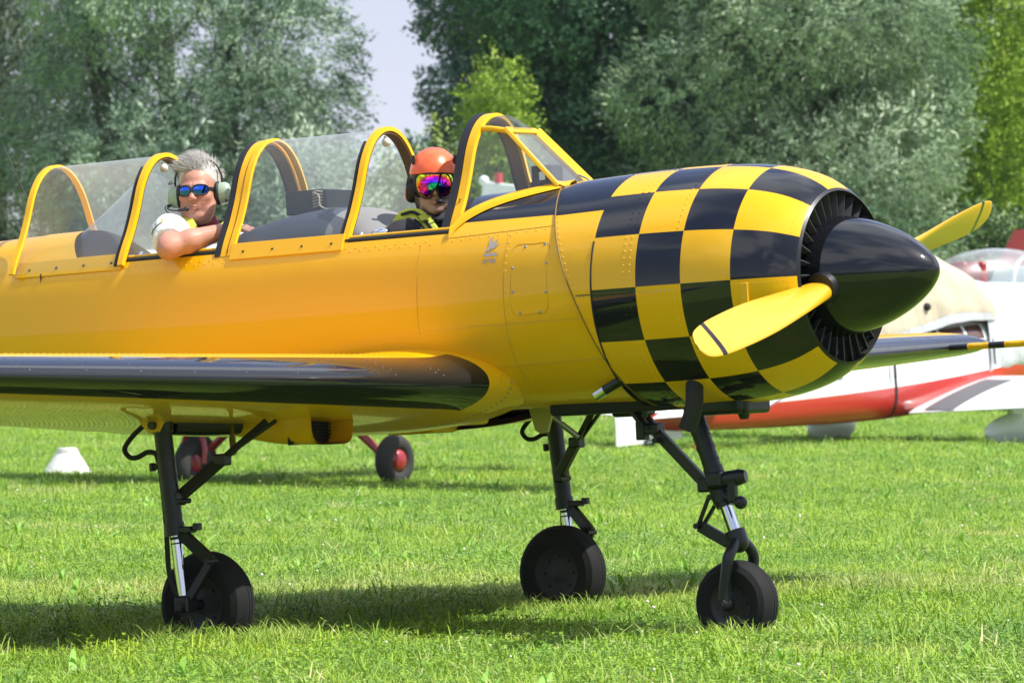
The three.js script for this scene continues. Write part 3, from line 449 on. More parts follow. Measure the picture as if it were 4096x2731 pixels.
// landing gear
function wheel(parent, R, w, x, y, z, hubSide) {
  const t = lathe([[R * 0.52, -w * 0.36], [R * 0.62, -w * 0.44], [R * 0.80, -w * 0.49], [R * 0.92, -w * 0.40], [R * 0.985, -w * 0.22], [R, -w * 0.15], [R * 0.988, -w * 0.135], [R * 0.988, -w * 0.12], [R, -w * 0.10], [R, -w * 0.02], [R * 0.988, -w * 0.012], [R * 0.988, w * 0.012], [R, w * 0.02], [R, w * 0.10], [R * 0.988, w * 0.12], [R * 0.988, w * 0.135], [R, w * 0.15], [R * 0.985, w * 0.22], [R * 0.92, w * 0.40], [R * 0.80, w * 0.49], [R * 0.62, w * 0.44], [R * 0.52, w * 0.36]], 72);
  t.rotateX(Math.PI / 2); t.translate(x, y, z); part('tyre', toCreasedNormals(t, 0.5), M.rubber, parent);
  const h = [lathe([[0, -w * 0.30], [R * 0.15, -w * 0.30], [R * 0.2, -w * 0.22], [R * 0.45, -w * 0.26], [R * 0.53, -w * 0.38], [R * 0.55, -w * 0.36], [R * 0.53, 0], [R * 0.55, w * 0.36], [R * 0.53, w * 0.38], [R * 0.45, w * 0.26], [R * 0.2, w * 0.22], [R * 0.15, w * 0.30], [0, w * 0.30]], 40)];
  h[0].rotateX(Math.PI / 2); h[0].translate(x, y, z);
  for (let i = 0; i < 8; i++) { const a = i / 8 * Math.PI * 2; for (const s of [1, -1]) h.push(bar([x + Math.cos(a) * R * 0.36, y + Math.sin(a) * R * 0.36, z + s * w * 0.22], [x + Math.cos(a) * R * 0.36, y + Math.sin(a) * R * 0.36, z + s * w * 0.30], 0.008, 0.008, 6)); }
  part('hub', h, M.hub, parent);
}
function mainGear(s, dx) {
  const g = sub('main_gear', plane), z0 = s * 1.42, zw = s * 1.295, wx = 0.062 + dx, wy = 0.222;
  g.userData.label = s > 0 ? 'near main leg with a chrome piston, hose loop and outboard strut' : 'far main leg seen behind its wheel';
  const top = V(-0.035 + dx, 0.99, z0), mid = V(0.010 + dx, 0.51, z0), low = V(0.036 + dx, wy, z0), dir = low.clone().sub(top).normalize();
  const on = (t, r0, r1, L) => bar(top.clone().addScaledVector(dir, t), top.clone().addScaledVector(dir, t + L), r0, r1, 24);
  part('strut', [on(0.02, 0.038, 0.038, 0.44), on(0.0, 0.05, 0.046, 0.05), ...[0.12, 0.17, 0.22, 0.30, 0.36, 0.39].map((t) => on(t, 0.0395, 0.0395, 0.008)), on(0.425, 0.043, 0.043, 0.055)], M.gearBlack, g);
  for (const t of [0.135, 0.235, 0.315, 0.375]) part('strut_ring', on(t, 0.0385, 0.0385, 0.004), M.dark, g);
  part('piston', [on(0.47, 0.024, 0.024, 0.26)], M.chrome, g);
  for (const [t, l] of [[0.485, 0.012], [0.51, 0.006]]) part('piston_ring', on(t, 0.0252, 0.0252, l), M.gearBlack, g);
  part('axle_block', [box(0.07, 0.07, 0.075, low.x + 0.002, low.y + 0.005, z0 - s * 0.008, 0.012), bar([low.x + 0.01, wy, z0 + s * 0.025], [wx, wy, zw], 0.022, 0.022), bar([low.x + 0.01, wy - 0.004, z0 + s * 0.02], [low.x + 0.01, wy - 0.004, z0 + s * 0.05], 0.016, 0.016, 12)], M.gearBlack, g);
  wheel(g, 0.218, 0.145, wx, wy, zw, s);
  // torque link, forward of the leg
  const a = V(mid.x + 0.02, 0.53, z0), b = V(0.165 + dx, 0.40, z0 - s * 0.03), c = V(low.x + 0.03, wy + 0.03, z0);
  part('torque_link', [beam(a, b, 0.03, 0.05), beam(b, c, 0.022, 0.035), bar(b.clone().add(V(0, 0, -0.035)), b.clone().add(V(0, 0, 0.035)), 0.012, 0.012, 10), box(0.09, 0.028, 0.05, mid.x + 0.05, 0.535, z0, 0.006), box(0.03, 0.03, 0.03, mid.x + 0.115, 0.545, z0, 0.004)], M.gearBlack, g);
  // folding side brace
  const p = V(mid.x - 0.004, 0.665, z0 - s * 0.03), q = V(0.345 + dx, 0.965, s * 1.2);
  const m1 = p.clone().lerp(q, 0.5);
  part('side_brace', [beam(p, m1, 0.032, 0.045), beam(m1, q, 0.026, 0.024, V(0, 0, 1)), beam(m1.clone().add(V(0.03, 0.02, 0)), q.clone().add(V(0.05, 0, 0)), 0.016, 0.016), box(0.06, 0.05, 0.06, m1.x, m1.y, m1.z, 0.01), box(0.055, 0.06, 0.07, p.x + 0.004, p.y, p.z + s * 0.012, 0.01), bar(p.clone().add(V(0.03, -0.012, -0.04)), p.clone().add(V(0.03, -0.012, 0.04)), 0.011, 0.011, 10)], M.gearBlack, g);
  part('brace_jack', [bar([0.12 + dx, 0.955, s * 1.15], [0.21 + dx, 0.84, s * 1.26], 0.009, 0.009, 10), bar([0.16 + dx, 0.905, s * 1.2], [0.21 + dx, 0.84, s * 1.26], 0.014, 0.014, 10)], M.steel, g);
  part('trunnion', [(() => { const sh = new THREE.Shape([[-0.065, 0.06], [-0.035, 0.10], [0.03, 0.10], [0.055, 0.05], [0.045, -0.02], [0.03, -0.055], [-0.02, -0.06], [-0.05, -0.03], [-0.075, 0.0], [-0.085, 0.03]].map((k) => new THREE.Vector2(...k))); const e = new THREE.ExtrudeGeometry(sh, { depth: 0.05, bevelEnabled: true, bevelSize: 0.006, bevelThickness: 0.006, bevelSegments: 2 }); e.translate(-0.045 + dx, 1.005, z0 + s * 0.02 - 0.025); return e; })()], M.yellow, g, 'yellow leg bracket');
  part('pivot_bolt', bar([-0.04 + dx, 0.972, z0 + s * 0.04], [-0.04 + dx, 0.972, z0 + s * 0.065], 0.02, 0.018, 16), M.gearBlack, g); part('pivot_bolt', bar([-0.055 + dx, 1.06, z0 + s * 0.05], [-0.055 + dx, 1.08, z0 + s * 0.05], 0.018, 0.018, 12), M.gearBlack, g);
  const X = (k) => k.map(([x, y]) => V(x + dx, y, z0 + s * 0.02));
  part('brake_hose', [tube(X([[-0.06, 1.0], [-0.11, 0.975], [-0.19, 0.92], [-0.222, 0.878], [-0.20, 0.848], [-0.16, 0.842], [-0.10, 0.862], [-0.06, 0.855], [-0.045, 0.82], [-0.03, 0.70], [-0.022, 0.56], [-0.022, 0.43], [-0.018, 0.36], [0.0, 0.30], [0.02, 0.26]]), 0.011, 120, 9)], M.dark, g);
  part('jack_lug', [bar([-0.075 + dx, 0.80, z0 + s * 0.01], [-0.03 + dx, 0.80, z0 + s * 0.01], 0.011, 0.011, 10), box(0.02, 0.035, 0.03, -0.085 + dx, 0.80, z0 + s * 0.01, 0.006)], M.gearBlack, g);
}
mainGear(1, 0); mainGear(-1, 0.035);
{
  const g = sub('nose_gear', plane); g.userData.label = 'nose leg with a chrome piston and forked wheel';
  const top = V(1.655, 0.96, 0), low = V(1.853, 0.375, 0), d = low.clone().sub(top).normalize(), at = (t) => top.clone().addScaledVector(d, t), L = top.distanceTo(low);
  const on = (t, r, l) => bar(at(t), at(t + l), r, r, 24);
  part('strut', [on(0, 0.038, 0.40), on(0.13, 0.0405, 0.014), on(0.20, 0.0405, 0.02), on(0.30, 0.042, 0.03), on(0.385, 0.047, 0.07), on(0.455, 0.040, 0.02)], M.gearBlack, g);
  for (const t of [0.16, 0.27, 0.372]) part('strut_ring', on(t, 0.0392, 0.005), M.dark, g);
  part('piston', [on(0.455, 0.0265, L - 0.455)], M.chrome, g);
  const wx = 1.836, wy = 0.105, R = 0.181;
  wheel(g, R, 0.145, wx, wy, 0, 1);
  part('fork', [on(L - 0.035, 0.044, 0.05), ...[1, -1].map((s) => tube([[1.855, 0.37, s * 0.012], [1.866, 0.345, s * 0.055], [1.866, 0.30, s * 0.098], [1.856, 0.24, s * 0.105], [1.842, 0.16, s * 0.106], [wx, wy - 0.005, s * 0.106]], 0.024, 40, 12)), ...[1, -1].map((s) => bar([wx, wy, s * 0.08], [wx, wy, s * 0.135], 0.03, 0.024, 18)), ball(0.045, 1.857, 0.36, 0)], M.gearBlack, g);
  part('axle_cap', [bar([wx, wy, 0.13], [wx, wy, 0.142], 0.018, 0.018, 16)], M.dark, g);
  const a = at(0.43).add(V(-0.045, 0.0, 0)), b = V(1.672, 0.435, 0), c = V(1.81, 0.36, 0);
  part('torque_link', [beam(a.clone().add(V(-0.01, 0, 0.022)), b.clone().add(V(0, 0, 0.012)), 0.018, 0.014), beam(a.clone().add(V(0.015, -0.005, -0.022)), b.clone().add(V(0.01, 0, -0.012)), 0.018, 0.014), beam(b, c, 0.022, 0.05), bar(b.clone().add(V(0, 0, -0.035)), b.clone().add(V(0, 0, 0.035)), 0.012, 0.012, 10), bar(a.clone().add(V(0, 0, -0.035)), a.clone().add(V(0, 0, 0.035)), 0.012, 0.012, 10)], M.gearBlack, g);
  const e = at(0.375);
  part('shimmy_damper', [bar([e.x - 0.01, e.y + 0.01, 0.06], [e.x + 0.12, e.y + 0.025, 0.03], 0.034, 0.034, 18), bar([e.x + 0.12, e.y + 0.025, 0.03], [e.x + 0.15, e.y + 0.028, 0.022], 0.036, 0.026, 18), box(0.07, 0.06, 0.08, e.x + 0.03, e.y + 0.02, 0.05, 0.01), bar([e.x + 0.055, e.y - 0.05, 0.05], [e.x + 0.14, e.y - 0.085, 0.05], 0.014, 0.014, 12), ball(0.028, e.x + 0.135, e.y - 0.08, 0.05), box(0.035, 0.09, 0.03, e.x + 0.10, e.y - 0.03, 0.05, 0.006)], M.gearBlack, g);
  const p = V(1.705, 0.615, 0), q = V(1.47, 0.85, 0), r = V(1.36, 0.955, 0);
  part('drag_brace', [beam(p, q, 0.028, 0.046), beam(q.clone().add(V(0, 0, 0.028)), r.clone().add(V(0, 0, 0.05)), 0.03, 0.018), beam(q.clone().add(V(0, 0, -0.028)), r.clone().add(V(0, 0, -0.05)), 0.03, 0.018), box(0.07, 0.05, 0.075, q.x, q.y, 0, 0.012), box(0.04, 0.08, 0.05, q.x - 0.045, q.y - 0.005, 0.02, 0.006), bar([q.x + 0.03, q.y - 0.05, -0.05], [q.x + 0.03, q.y - 0.05, 0.05], 0.012, 0.012), box(0.06, 0.06, 0.07, p.x + 0.012, p.y - 0.012, 0, 0.012)], M.gearBlack, g);
  part('down_lock', [beam([1.40, 0.945, 0.06], [1.455, 0.86, 0.045], 0.05, 0.02), bar([1.50, 0.95, 0.1], [1.49, 0.90, 0.1], 0.012, 0.012, 8)], M.gearBlack, g);
}
// ---------------------------------------------------------------- canopies, windshield and fittings of the yellow aircraft
const halfArch = [[0.340, 1.700], [0.326, 1.735], [0.300, 1.785], [0.268, 1.84], [0.243, 1.89], [0.212, 1.96], [0.190, 2.02], [0.172, 2.065], [0.146, 2.112], [0.106, 2.162], [0.056, 2.196], [0, 2.208]];
const archLine = new THREE.CatmullRomCurve3([...halfArch.map(([z, y]) => V(0, y, z)), ...halfArch.slice(0, -1).reverse().map(([z, y]) => V(0, y, -z))], false, 'centripetal');
const archPts = archLine.getSpacedPoints(96);
function archAt(t, off = 0, dy = 0) { // t 0 near foot .. 1 far foot
  const k = clamp(t, 0, 1) * 96, i = Math.min(95, Math.floor(k)), p = archPts[i].clone().lerp(archPts[i + 1], k - i), d = archPts[Math.min(96, i + 2)].clone().sub(archPts[Math.max(0, i - 1)]).normalize();
  p.y += off * -d.z; p.z += off * d.y; if (p.y > 1.75) p.y += dy * (p.y - 1.75) / 0.46; return p;
}
function archFrame(x, w, th, off = 0, dy = 0, t0 = 0, t1 = 1) {
  const c = [[-w / 2, 0], [-w / 2 + 0.003, th], [w / 2 - 0.003, th], [w / 2, 0], [-w / 2, 0]], out = [];
  for (let k = 0; k < 4; k++) out.push(surf((u, v) => { const a = c[k], b = c[k + 1], p = archAt(lerp(t0, t1, u), off + lerp(a[1], b[1], v), dy); p.x = x + lerp(a[0], b[0], v); return p; }, 72, 1));
  return merged(out);
}
function archGlass(x0, x1, off = 0, dy0 = 0, dy1 = 0) { return surf((u, v) => { const p = archAt(v, off, lerp(dy0, dy1, u)); p.x = lerp(x0, x1, u); return p; }, 12, 72, 1, 1); }
function railBar(parent, x0, x1, mat, y = 1.722, w = 0.078, off = 0.016) { for (const s of [1, -1]) part('rail', beam([x0, y, s * (onSkin(x0, 1.72).z + 0.003)], [x1, y, s * (onSkin(x1, 1.72).z + 0.003)], w, 0.014, V(0, 0.92, -0.39 * s), 0.003), mat, parent); }
const inner = phys({ color: lin(0.10, 0.055, 0.02), roughness: 0.7 });
function canopy(name, label, xr, xf, dyr, dyf, knob) {
  const g = sub(name, plane); g.userData.label = label;
  part('glass', archGlass(xr, xf, 0.012, dyr, dyf), M.glass, g);
  part('front_arch', archFrame(xf, 0.034, 0.020, 0.004, dyf), M.trim, g);
  part('arch_lining', archFrame(xf - 0.012, 0.05, 0.008, -0.006, dyf), inner, g);
  part('rear_arch', archFrame(xr, 0.034, 0.012, 0.010, dyr), M.trim, g);
  part('arch_seal', archFrame(xf - 0.032, 0.018, 0.006, 0.012, dyf, 0, 0.40), M.seal, g);
  railBar(g, xr, xf, M.trim);
  for (let i = 0; i < 4; i++) part('latch_bolt', bar([lerp(xr, xf, 0.12 + i * 0.26), 1.722, onSkin(lerp(xr, xf, 0.12 + i * 0.26), 1.72).z + 0.004], [lerp(xr, xf, 0.12 + i * 0.26), 1.719, onSkin(lerp(xr, xf, 0.12 + i * 0.26), 1.72).z + 0.014], 0.007, 0.006, 10), M.gearBlack, g);
  if (knob) part('pull_knob', [ball(0.021, xf - 0.005, 2.168 + dyf - 0.005, 0.005), bar([xf - 0.01, 2.19 + dyf, 0.005], [xf - 0.01, 2.17 + dyf, 0.005], 0.006)], M.knob, g);
  return g;
}
M.knob = phys({ color: lin(0.62, 0.58, 0.52), roughness: 0.3, clearcoat: 1 });
canopy('sliding_canopy', 'front sliding canopy slid back over the middle glazing', -0.455, 0.17, 0.0, 0.0, true);
canopy('sliding_canopy', 'rear sliding canopy slid back over the tail deck', -1.71, -1.075, -0.018, -0.015, true);
{ // fixed middle glazing
  const g = sub('middle_glazing', plane);
  part('fixed_arch', archFrame(-0.495, 0.036, 0.022, -0.004), M.trim, g);
  part('arch_seal', archFrame(-0.53, 0.034, 0.024, -0.006), M.seal, g);
  part('arch_lining', archFrame(-0.50, 0.05, 0.006, -0.012), inner, g);
  // rear fairing cone under the rear canopy
  part('rear_fairing_glass', surf((u, v) => { const p = archAt(v, -0.012, -0.02); const k = lerp(1, 0.10, u); p.y = 1.72 + (p.y - 1.72) * k; p.z *= lerp(1, 0.82, u); p.x = lerp(-1.09, -1.70, u); return p; }, 14, 60), M.glass, g);
  part('parcel_shelf', surf((u, v) => { const x = lerp(-1.56, -1.14, u), q = onSkin(x, 1.72); return V(x, 1.726 + 0.03 * Math.sin(v * Math.PI), lerp(q.z - 0.05, -q.z + 0.05, v)); }, 10, 20), M.shroud, g);
  part('deck_cover', surf((u, v) => { const x = lerp(-1.72, -1.50, u), s = v * 2 - 1, t0 = thAt(x, 1.722), p = skin(x, Math.PI / 2 - Math.abs(s) * (Math.PI / 2 - t0), s < 0, 0.003); p.x = x + 0.16 * u * s * s; return p; }, 8, 32), M.trim, g);
}
{ // windshield
  const g = sub('windshield', plane);
  const FT = 0.112, top = (s) => V(0.885, 2.150, s * FT), bot = (s) => V(1.140, 1.902, s * 0.135);
  part('rear_arch', archFrame(0.735, 0.046, 0.018, 0.002, 0.014), M.trim, g);
  part('arch_seal', archFrame(0.692, 0.040, 0.022, 0.002, 0.014), M.seal, g);
  part('arch_lining', archFrame(0.72, 0.05, 0.006, -0.008, 0.014), inner, g);
  const tS = 0.40; // where the roof glass begins on the arch
  for (const s of [1, -1]) {
    const back = (v) => { const p = archAt(s > 0 ? lerp(0.0, tS, v) : 1 - lerp(0.0, tS, v), 0.006, 0.014); p.x = 0.75; return p; }, front = (v) => bot(s).lerp(top(s), v);
    part('side_pane', surf((u, v) => back(v).lerp(front(v), u), 14, 14), M.glass, g);
    const a = back(1), m = a.clone().lerp(top(s), 0.5).add(V(0, 0.004, s * 0.006));
    part('top_bar', tube([a, m, top(s)], 0.0125, 16, 10), M.trim, g);
    part('corner_bar', [beam(top(s).add(V(-0.008, 0.008, 0)), bot(s).add(V(0.012, -0.014, 0)), 0.050, 0.018, V(0.25, 0.15, s * 0.9), 0.004)], M.trim, g);
    // base strip that follows the deck
    const ys = [[0.742, 1.716], [0.765, 1.752], [0.80, 1.782], [0.86, 1.815], [0.94, 1.843], [1.04, 1.866], [1.13, 1.882], [1.20, 1.893]];
    const line = (off, dw) => ys.map(([x, y]) => { const t = thAt(x, y) + dw; return skin(x, t, s < 0, off); });
    const A = new THREE.CatmullRomCurve3(line(0.004, -0.055)), Bm = new THREE.CatmullRomCurve3(line(0.015, 0.0)), C = new THREE.CatmullRomCurve3(line(0.020, 0.075)), E = new THREE.CatmullRomCurve3(line(-0.004, 0.09));
    part('base_strip', surf((u, v) => { const c = [A, Bm, C, E], k = v * 3, i = Math.min(2, Math.floor(k)); return c[i].getPoint(u).lerp(c[i + 1].getPoint(u), k - i); }, 40, 6), M.trim, g);
  }
  part('front_pane', surf((u, v) => top(1).lerp(top(-1), u).lerp(bot(1).lerp(bot(-1), u), v), 4, 4), M.glass, g);
  part('cross_bar', [beam(top(1).add(V(-0.002, 0.004, 0)), top(-1).add(V(-0.002, 0.004, 0)), 0.034, 0.014, V(0.7, -0.7, 0), 0.004), surf((u, v) => bot(1).add(V(-0.012, 0.016, 0.02)).lerp(bot(-1).add(V(-0.012, 0.016, -0.02)), u).lerp(V(1.23, 1.900 - 0.05 * (2 * u - 1) ** 2 * 0.6, lerp(0.15, -0.15, u)), v), 14, 4)], M.trim, g);
  part('roof_glass', surf((u, v) => { const p = archAt(lerp(tS, 1 - tS, v), 0.006, 0.014); p.x = 0.745; const q = top(1).lerp(top(-1), v).add(V(0, 0.004, 0)); const r = p.lerp(q, u); r.y += 0.030 * Math.sin(u * Math.PI * 0.9) * Math.sin(clamp(v, 0.02, 0.98) * Math.PI); r.x += 0.012 * u * Math.sin(v * Math.PI); return r; }, 16, 24), M.glassDark, g);
  part('wiper_tube', tube([[1.10, 1.95, -0.09], [1.15, 1.925, -0.09], [1.175, 1.90, -0.085]], 0.004, 12, 6), M.steel, g);
}
// shroud between the cockpits, instrument boxes, wires
{
  const f = spline([[-0.68, 1.725], [-0.60, 1.795], [-0.50, 1.838], [-0.30, 1.880], [-0.11, 1.897], [0.05, 1.888], [0.17, 1.852], [0.26, 1.815], [0.40, 1.735]]);
  const hump = (x0, x1) => surf((u, v) => { const x = lerp(x0, x1, u), h = f(x)[0] - 1.70, a = v * Math.PI; return V(x, 1.70 + h * Math.pow(Math.sin(a), 0.8), 0.305 * Math.cos(a)); }, 24, 40);
  part('instrument_shroud', hump(-0.68, 0.02), M.shroud, plane);
  part('headrest_cover', hump(0.02, 0.40), M.greyCloth, plane);
  part('instrument_box', [box(0.20, 0.105, 0.15, -0.265, 1.932, -0.02, 0.006), box(0.018, 0.10, 0.2, -0.145, 1.93, -0.04, 0.004)], M.seal, plane);
  const wires = []; for (let i = 0; i < 6; i++) wires.push(tube([[-0.16, 1.905 + i * 0.013, 0.05], [-0.185, 1.91 + i * 0.013, 0.062], [-0.21, 1.905 + i * 0.013, 0.058]], 0.004, 12, 6)); wires.push(tube([[-0.20, 1.97, 0.065], [-0.16, 1.95, 0.08], [-0.15, 1.91, 0.09], [-0.12, 1.892, 0.09], [-0.05, 1.892, 0.08]], 0.004, 24, 6));
  part('wire_bundle', wires, phys({ color: lin(0.35, 0.30, 0.24), roughness: 0.6 }), plane);
  part('paper_tag', box(0.012, 0.035, 0.002, -0.375, 1.955, 0.0, 0.0005), M.white, plane);
  part('gunsight_box', [box(0.105, 0.105, 0.09, 0.985, 1.945, -0.02, 0.005), box(0.05, 0.06, 0.12, 0.96, 1.90, -0.02, 0.004)], M.seal, plane, 'black box behind the windshield');
  part('paper_tag', box(0.03, 0.035, 0.002, 0.99, 1.952, 0.027, 0.0005), M.white, plane);
  part('front_coaming', surf((u, v) => { const x = lerp(0.70, 1.14, u), a = v * Math.PI; return V(x, 1.74 + lerp(0.135, 0.155, u) * Math.pow(Math.sin(a), 0.7), 0.29 * Math.cos(a)); }, 10, 24), M.shroud, plane);
  part('throttle_knob', [ball(0.018, -1.02, 1.748, 0.27), bar([-1.02, 1.748, 0.27], [-1.04, 1.70, 0.26], 0.006), ball(0.014, 0.205, 1.752, 0.28), ball(0.03, 0.30, 1.755, 0.27, 1.5, 0.8, 0.8)], M.chrome, plane);
  part('whip_antenna', tube([[-1.80, 1.90, 0], [-1.90, 2.08, 0], [-1.96, 2.2, 0], [-2.02, 2.32, 0]], 0.0025, 20, 5), M.seal, plane);
}
// painted emblem on the side: a bird, a bar of lettering and a number
{
  const c = document.createElement('canvas'); c.width = 128; c.height = 220; const k = c.getContext('2d'); k.clearRect(0, 0, 128, 220); k.fillStyle = '#a59c98';
  const poly = (pts) => { k.beginPath(); pts.forEach(([x, y], i) => (i ? k.lineTo(x, y) : k.moveTo(x, y))); k.closePath(); k.fill(); };
  poly([[52, 0], [55, 50], [74, 40], [104, 24], [88, 60], [80, 70], [128, 52], [110, 78], [82, 98], [56, 96], [48, 112], [8, 116], [22, 92], [36, 76], [30, 60], [32, 26]]);
  k.fillRect(0, 128, 120, 24); k.font = 'bold 48px sans-serif'; k.fillText('N°', -2, 208); k.fillText('60', 62, 206);
  const t = new THREE.CanvasTexture(c); t.colorSpace = THREE.SRGBColorSpace;
  part('painted_emblem', surf((u, v) => onSkin(lerp(0.948, 1.022, u), lerp(1.568, 1.692, v), 0.0025), 6, 8), phys({ map: t, transparent: true, roughness: 0.45, clearcoat: 0.6, side: THREE.DoubleSide }), plane, 'grey bird emblem with a number');
}
// access panel outline, panel lines
{
  const seam = phys({ color: lin(0.56, 0.28, 0.002), roughness: 0.5 });
  const lineOn = (pts, r = 0.0013) => tube(pts.map(([x, y]) => onSkin(x, y, 0.0002)), r, pts.length * 6, 5);
  const L = (a, b, n = 14) => Array.from({ length: n + 1 }, (_, i) => [lerp(a[0], b[0], i / n), lerp(a[1], b[1], i / n)]);
  part('access_panel', [lineOn([[1.10, 1.63], [1.12, 1.645], [1.2, 1.645], [1.27, 1.645], [1.285, 1.63], [1.285, 1.5], [1.285, 1.38], [1.27, 1.355], [1.2, 1.352], [1.12, 1.352], [1.10, 1.37], [1.10, 1.5], [1.10, 1.63]])], seam, plane);
  part('panel_line', [lineOn(L([0.60, 1.70], [0.60, 1.30])), lineOn(L([0.86, 1.32], [1.44, 1.32])), lineOn(L([1.06, 1.72], [1.06, 1.05])), lineOn(L([0.95, 1.14], [1.5, 1.15])), lineOn(L([0.72, 1.70], [1.28, 1.715]))], seam, plane);
}
// rivets and screws
{
  const R = rng(77), mats = [], scr = [], wing1 = [], blk = [], m4 = new THREE.Matrix4(), q = new THREE.Quaternion();
  const add = (list, p, n, r) => { q.setFromUnitVectors(YUP, n); list.push(new THREE.Matrix4().compose(p, q.clone(), V(r, r * 0.45, r))); };
  const sk = (x, y, list = mats, r = 0.0048) => { const e = 0.004, p = onSkin(x, y), a = onSkin(x + e, y).sub(p), b = onSkin(x, y + e).sub(p), n = a.cross(b).normalize(); if (n.z < 0) n.negate(); add(list, p, n, r); };
  for (let i = 0; i < 88; i++) { const x = -1.7 + i * 0.027; sk(x, 1.694 - (i % 2) * 0.014); }
  for (let i = 0; i < 26; i++) { sk(0.74 + i * 0.024, 1.700 + i * 0.0008 - (i % 2) * 0.013); }
  for (let i = 0; i < 36; i++) sk(0.60 + i * 0.024, 1.315); for (let i = 0; i < 22; i++) sk(0.96 + i * 0.025, 1.155);
  for (let i = 0; i < 22; i++) { sk(1.07, 1.06 + i * 0.03); if (i < 18) sk(-0.86, 1.15 + i * 0.03, mats, 0.003); }
  for (const [x, y] of [[1.16, 1.635], [1.26, 1.640], [1.105, 1.55], [1.28, 1.56], [1.11, 1.45], [1.28, 1.44], [1.14, 1.36], [1.24, 1.358]]) sk(x, y, scr, 0.007);
  const cw = (x, p, list0, r = 0.0050) => { const ci = x < 1.52 ? -1 : x < 1.74 ? 0 : x < 1.955 ? 1 : x < 2.18 ? 2 : 3, pk = Math.floor((((p % 360) + 360) % 360) / ROW), dk = ci < 0 ? p > 43 && p < 137 : (pk + ci) % 2 === 1, list = dk ? blk : list0; const rr = cowlR(x), a = p * D2R; add(list, V(x, YC + rr * Math.sin(a), rr * Math.cos(a)), V(0, Math.sin(a), Math.cos(a)), r); };
  for (let p = -88; p < 100; p += 3.4) { cw(seamX(p) + 0.014, p, mats); for (const x of [1.68, 1.71, 1.925]) cw(x, p, mats); if (p > -60 && p < 90) cw(1.50, p, mats, 0.003); cw(2.40, p, mats, 0.003); }
  for (let i = 0; i < 24; i++) { cw(1.44 + i * 0.02, -2.6, scr, 0.0035); cw(1.97 + i * 0.018, -2.4, mats, 0.0035); }
  const fo = (z, s, side, list, r) => { const p = foil(z, s, side), a = foil(z + 0.01 * Math.sign(z), s, side).sub(p), b = foil(z, s + 0.01, side).sub(p), n = a.cross(b).normalize(); if (n.y * side < 0) n.negate(); add(list, p, n, r); };
  for (const sg of [1, -1]) for (let z = 0.62; z < 4.5; z += 0.036) { for (const s of [0.115, 0.15, 0.20, 0.3]) fo(sg * (z + (s === 0.15 ? 0.018 : 0)), s, 1, mats, 0.004); if (sg > 0) for (let s = 0.10; s < 0.95; s += 0.045) fo(z + R() * 0.003, s, -1, mats, 0.0036); }
  for (const sg of [1, -1]) for (let z = 0.7; z < 4.5; z += 0.30) for (const s of [0.008, 0.022, 0.042, 0.065]) { fo(sg * z, s, 1, wing1, 0.0042); fo(sg * (z + 0.035), s + 0.006, 1, wing1, 0.0042); }
  for (let i = 0; i <= 26; i++) { const s = Math.pow(i / 26, 1.6) * 0.5; fo(0.345, s, 1, scr, 0.006); if (i < 14) fo(0.345, s, -1, scr, 0.006); }
  const g = new THREE.SphereGeometry(1, 7, 4, 0, Math.PI * 2, 0, Math.PI / 2);
  instanced('rivet_rows', g, M.rivet = phys({ color: lin(0.82, 0.42, 0.008), roughness: 0.3, clearcoat: 1 }), mats, plane).userData.kind = 'stuff';
  instanced('black_rivet_rows', g, M.black, blk, plane).userData.kind = 'stuff';
  instanced('screw_heads', g, M.steel, scr, plane).userData.kind = 'stuff';
  instanced('leading_edge_rivets', g, phys({ color: lin(0.10, 0.10, 0.11), roughness: 0.25, metalness: 0.6 }), wing1, plane).userData.kind = 'stuff';
}
// ---------------------------------------------------------------- the two men in the cockpits (shapes are laid out in the aircraft's frame)
const sMin = (a, b, k) => { const h = Math.max(k - Math.abs(a - b), 0) / k; return Math.min(a, b) - h * h * k * 0.25; };
const sMax = (a, b, k) => -sMin(-a, -b, k);
function cap(p, a, b, ra, rb) { const bx = b.x - a.x, by = b.y - a.y, bz = b.z - a.z, px = p.x - a.x, py = p.y - a.y, pz = p.z - a.z, t = clamp((px * bx + py * by + pz * bz) / (bx * bx + by * by + bz * bz), 0, 1); return Math.hypot(px - bx * t, py - by * t, pz - bz * t) - lerp(ra, rb, t); }
function ell(p, c, r) { const x = (p.x - c.x) / r.x, y = (p.y - c.y) / r.y, z = (p.z - c.z) / r.z, k0 = Math.hypot(x, y, z), k1 = Math.hypot(x / r.x, y / r.y, z / r.z); return k1 < 1e-6 ? -Math.min(r.x, r.y, r.z) : k0 * (k0 - 1) / k1; }
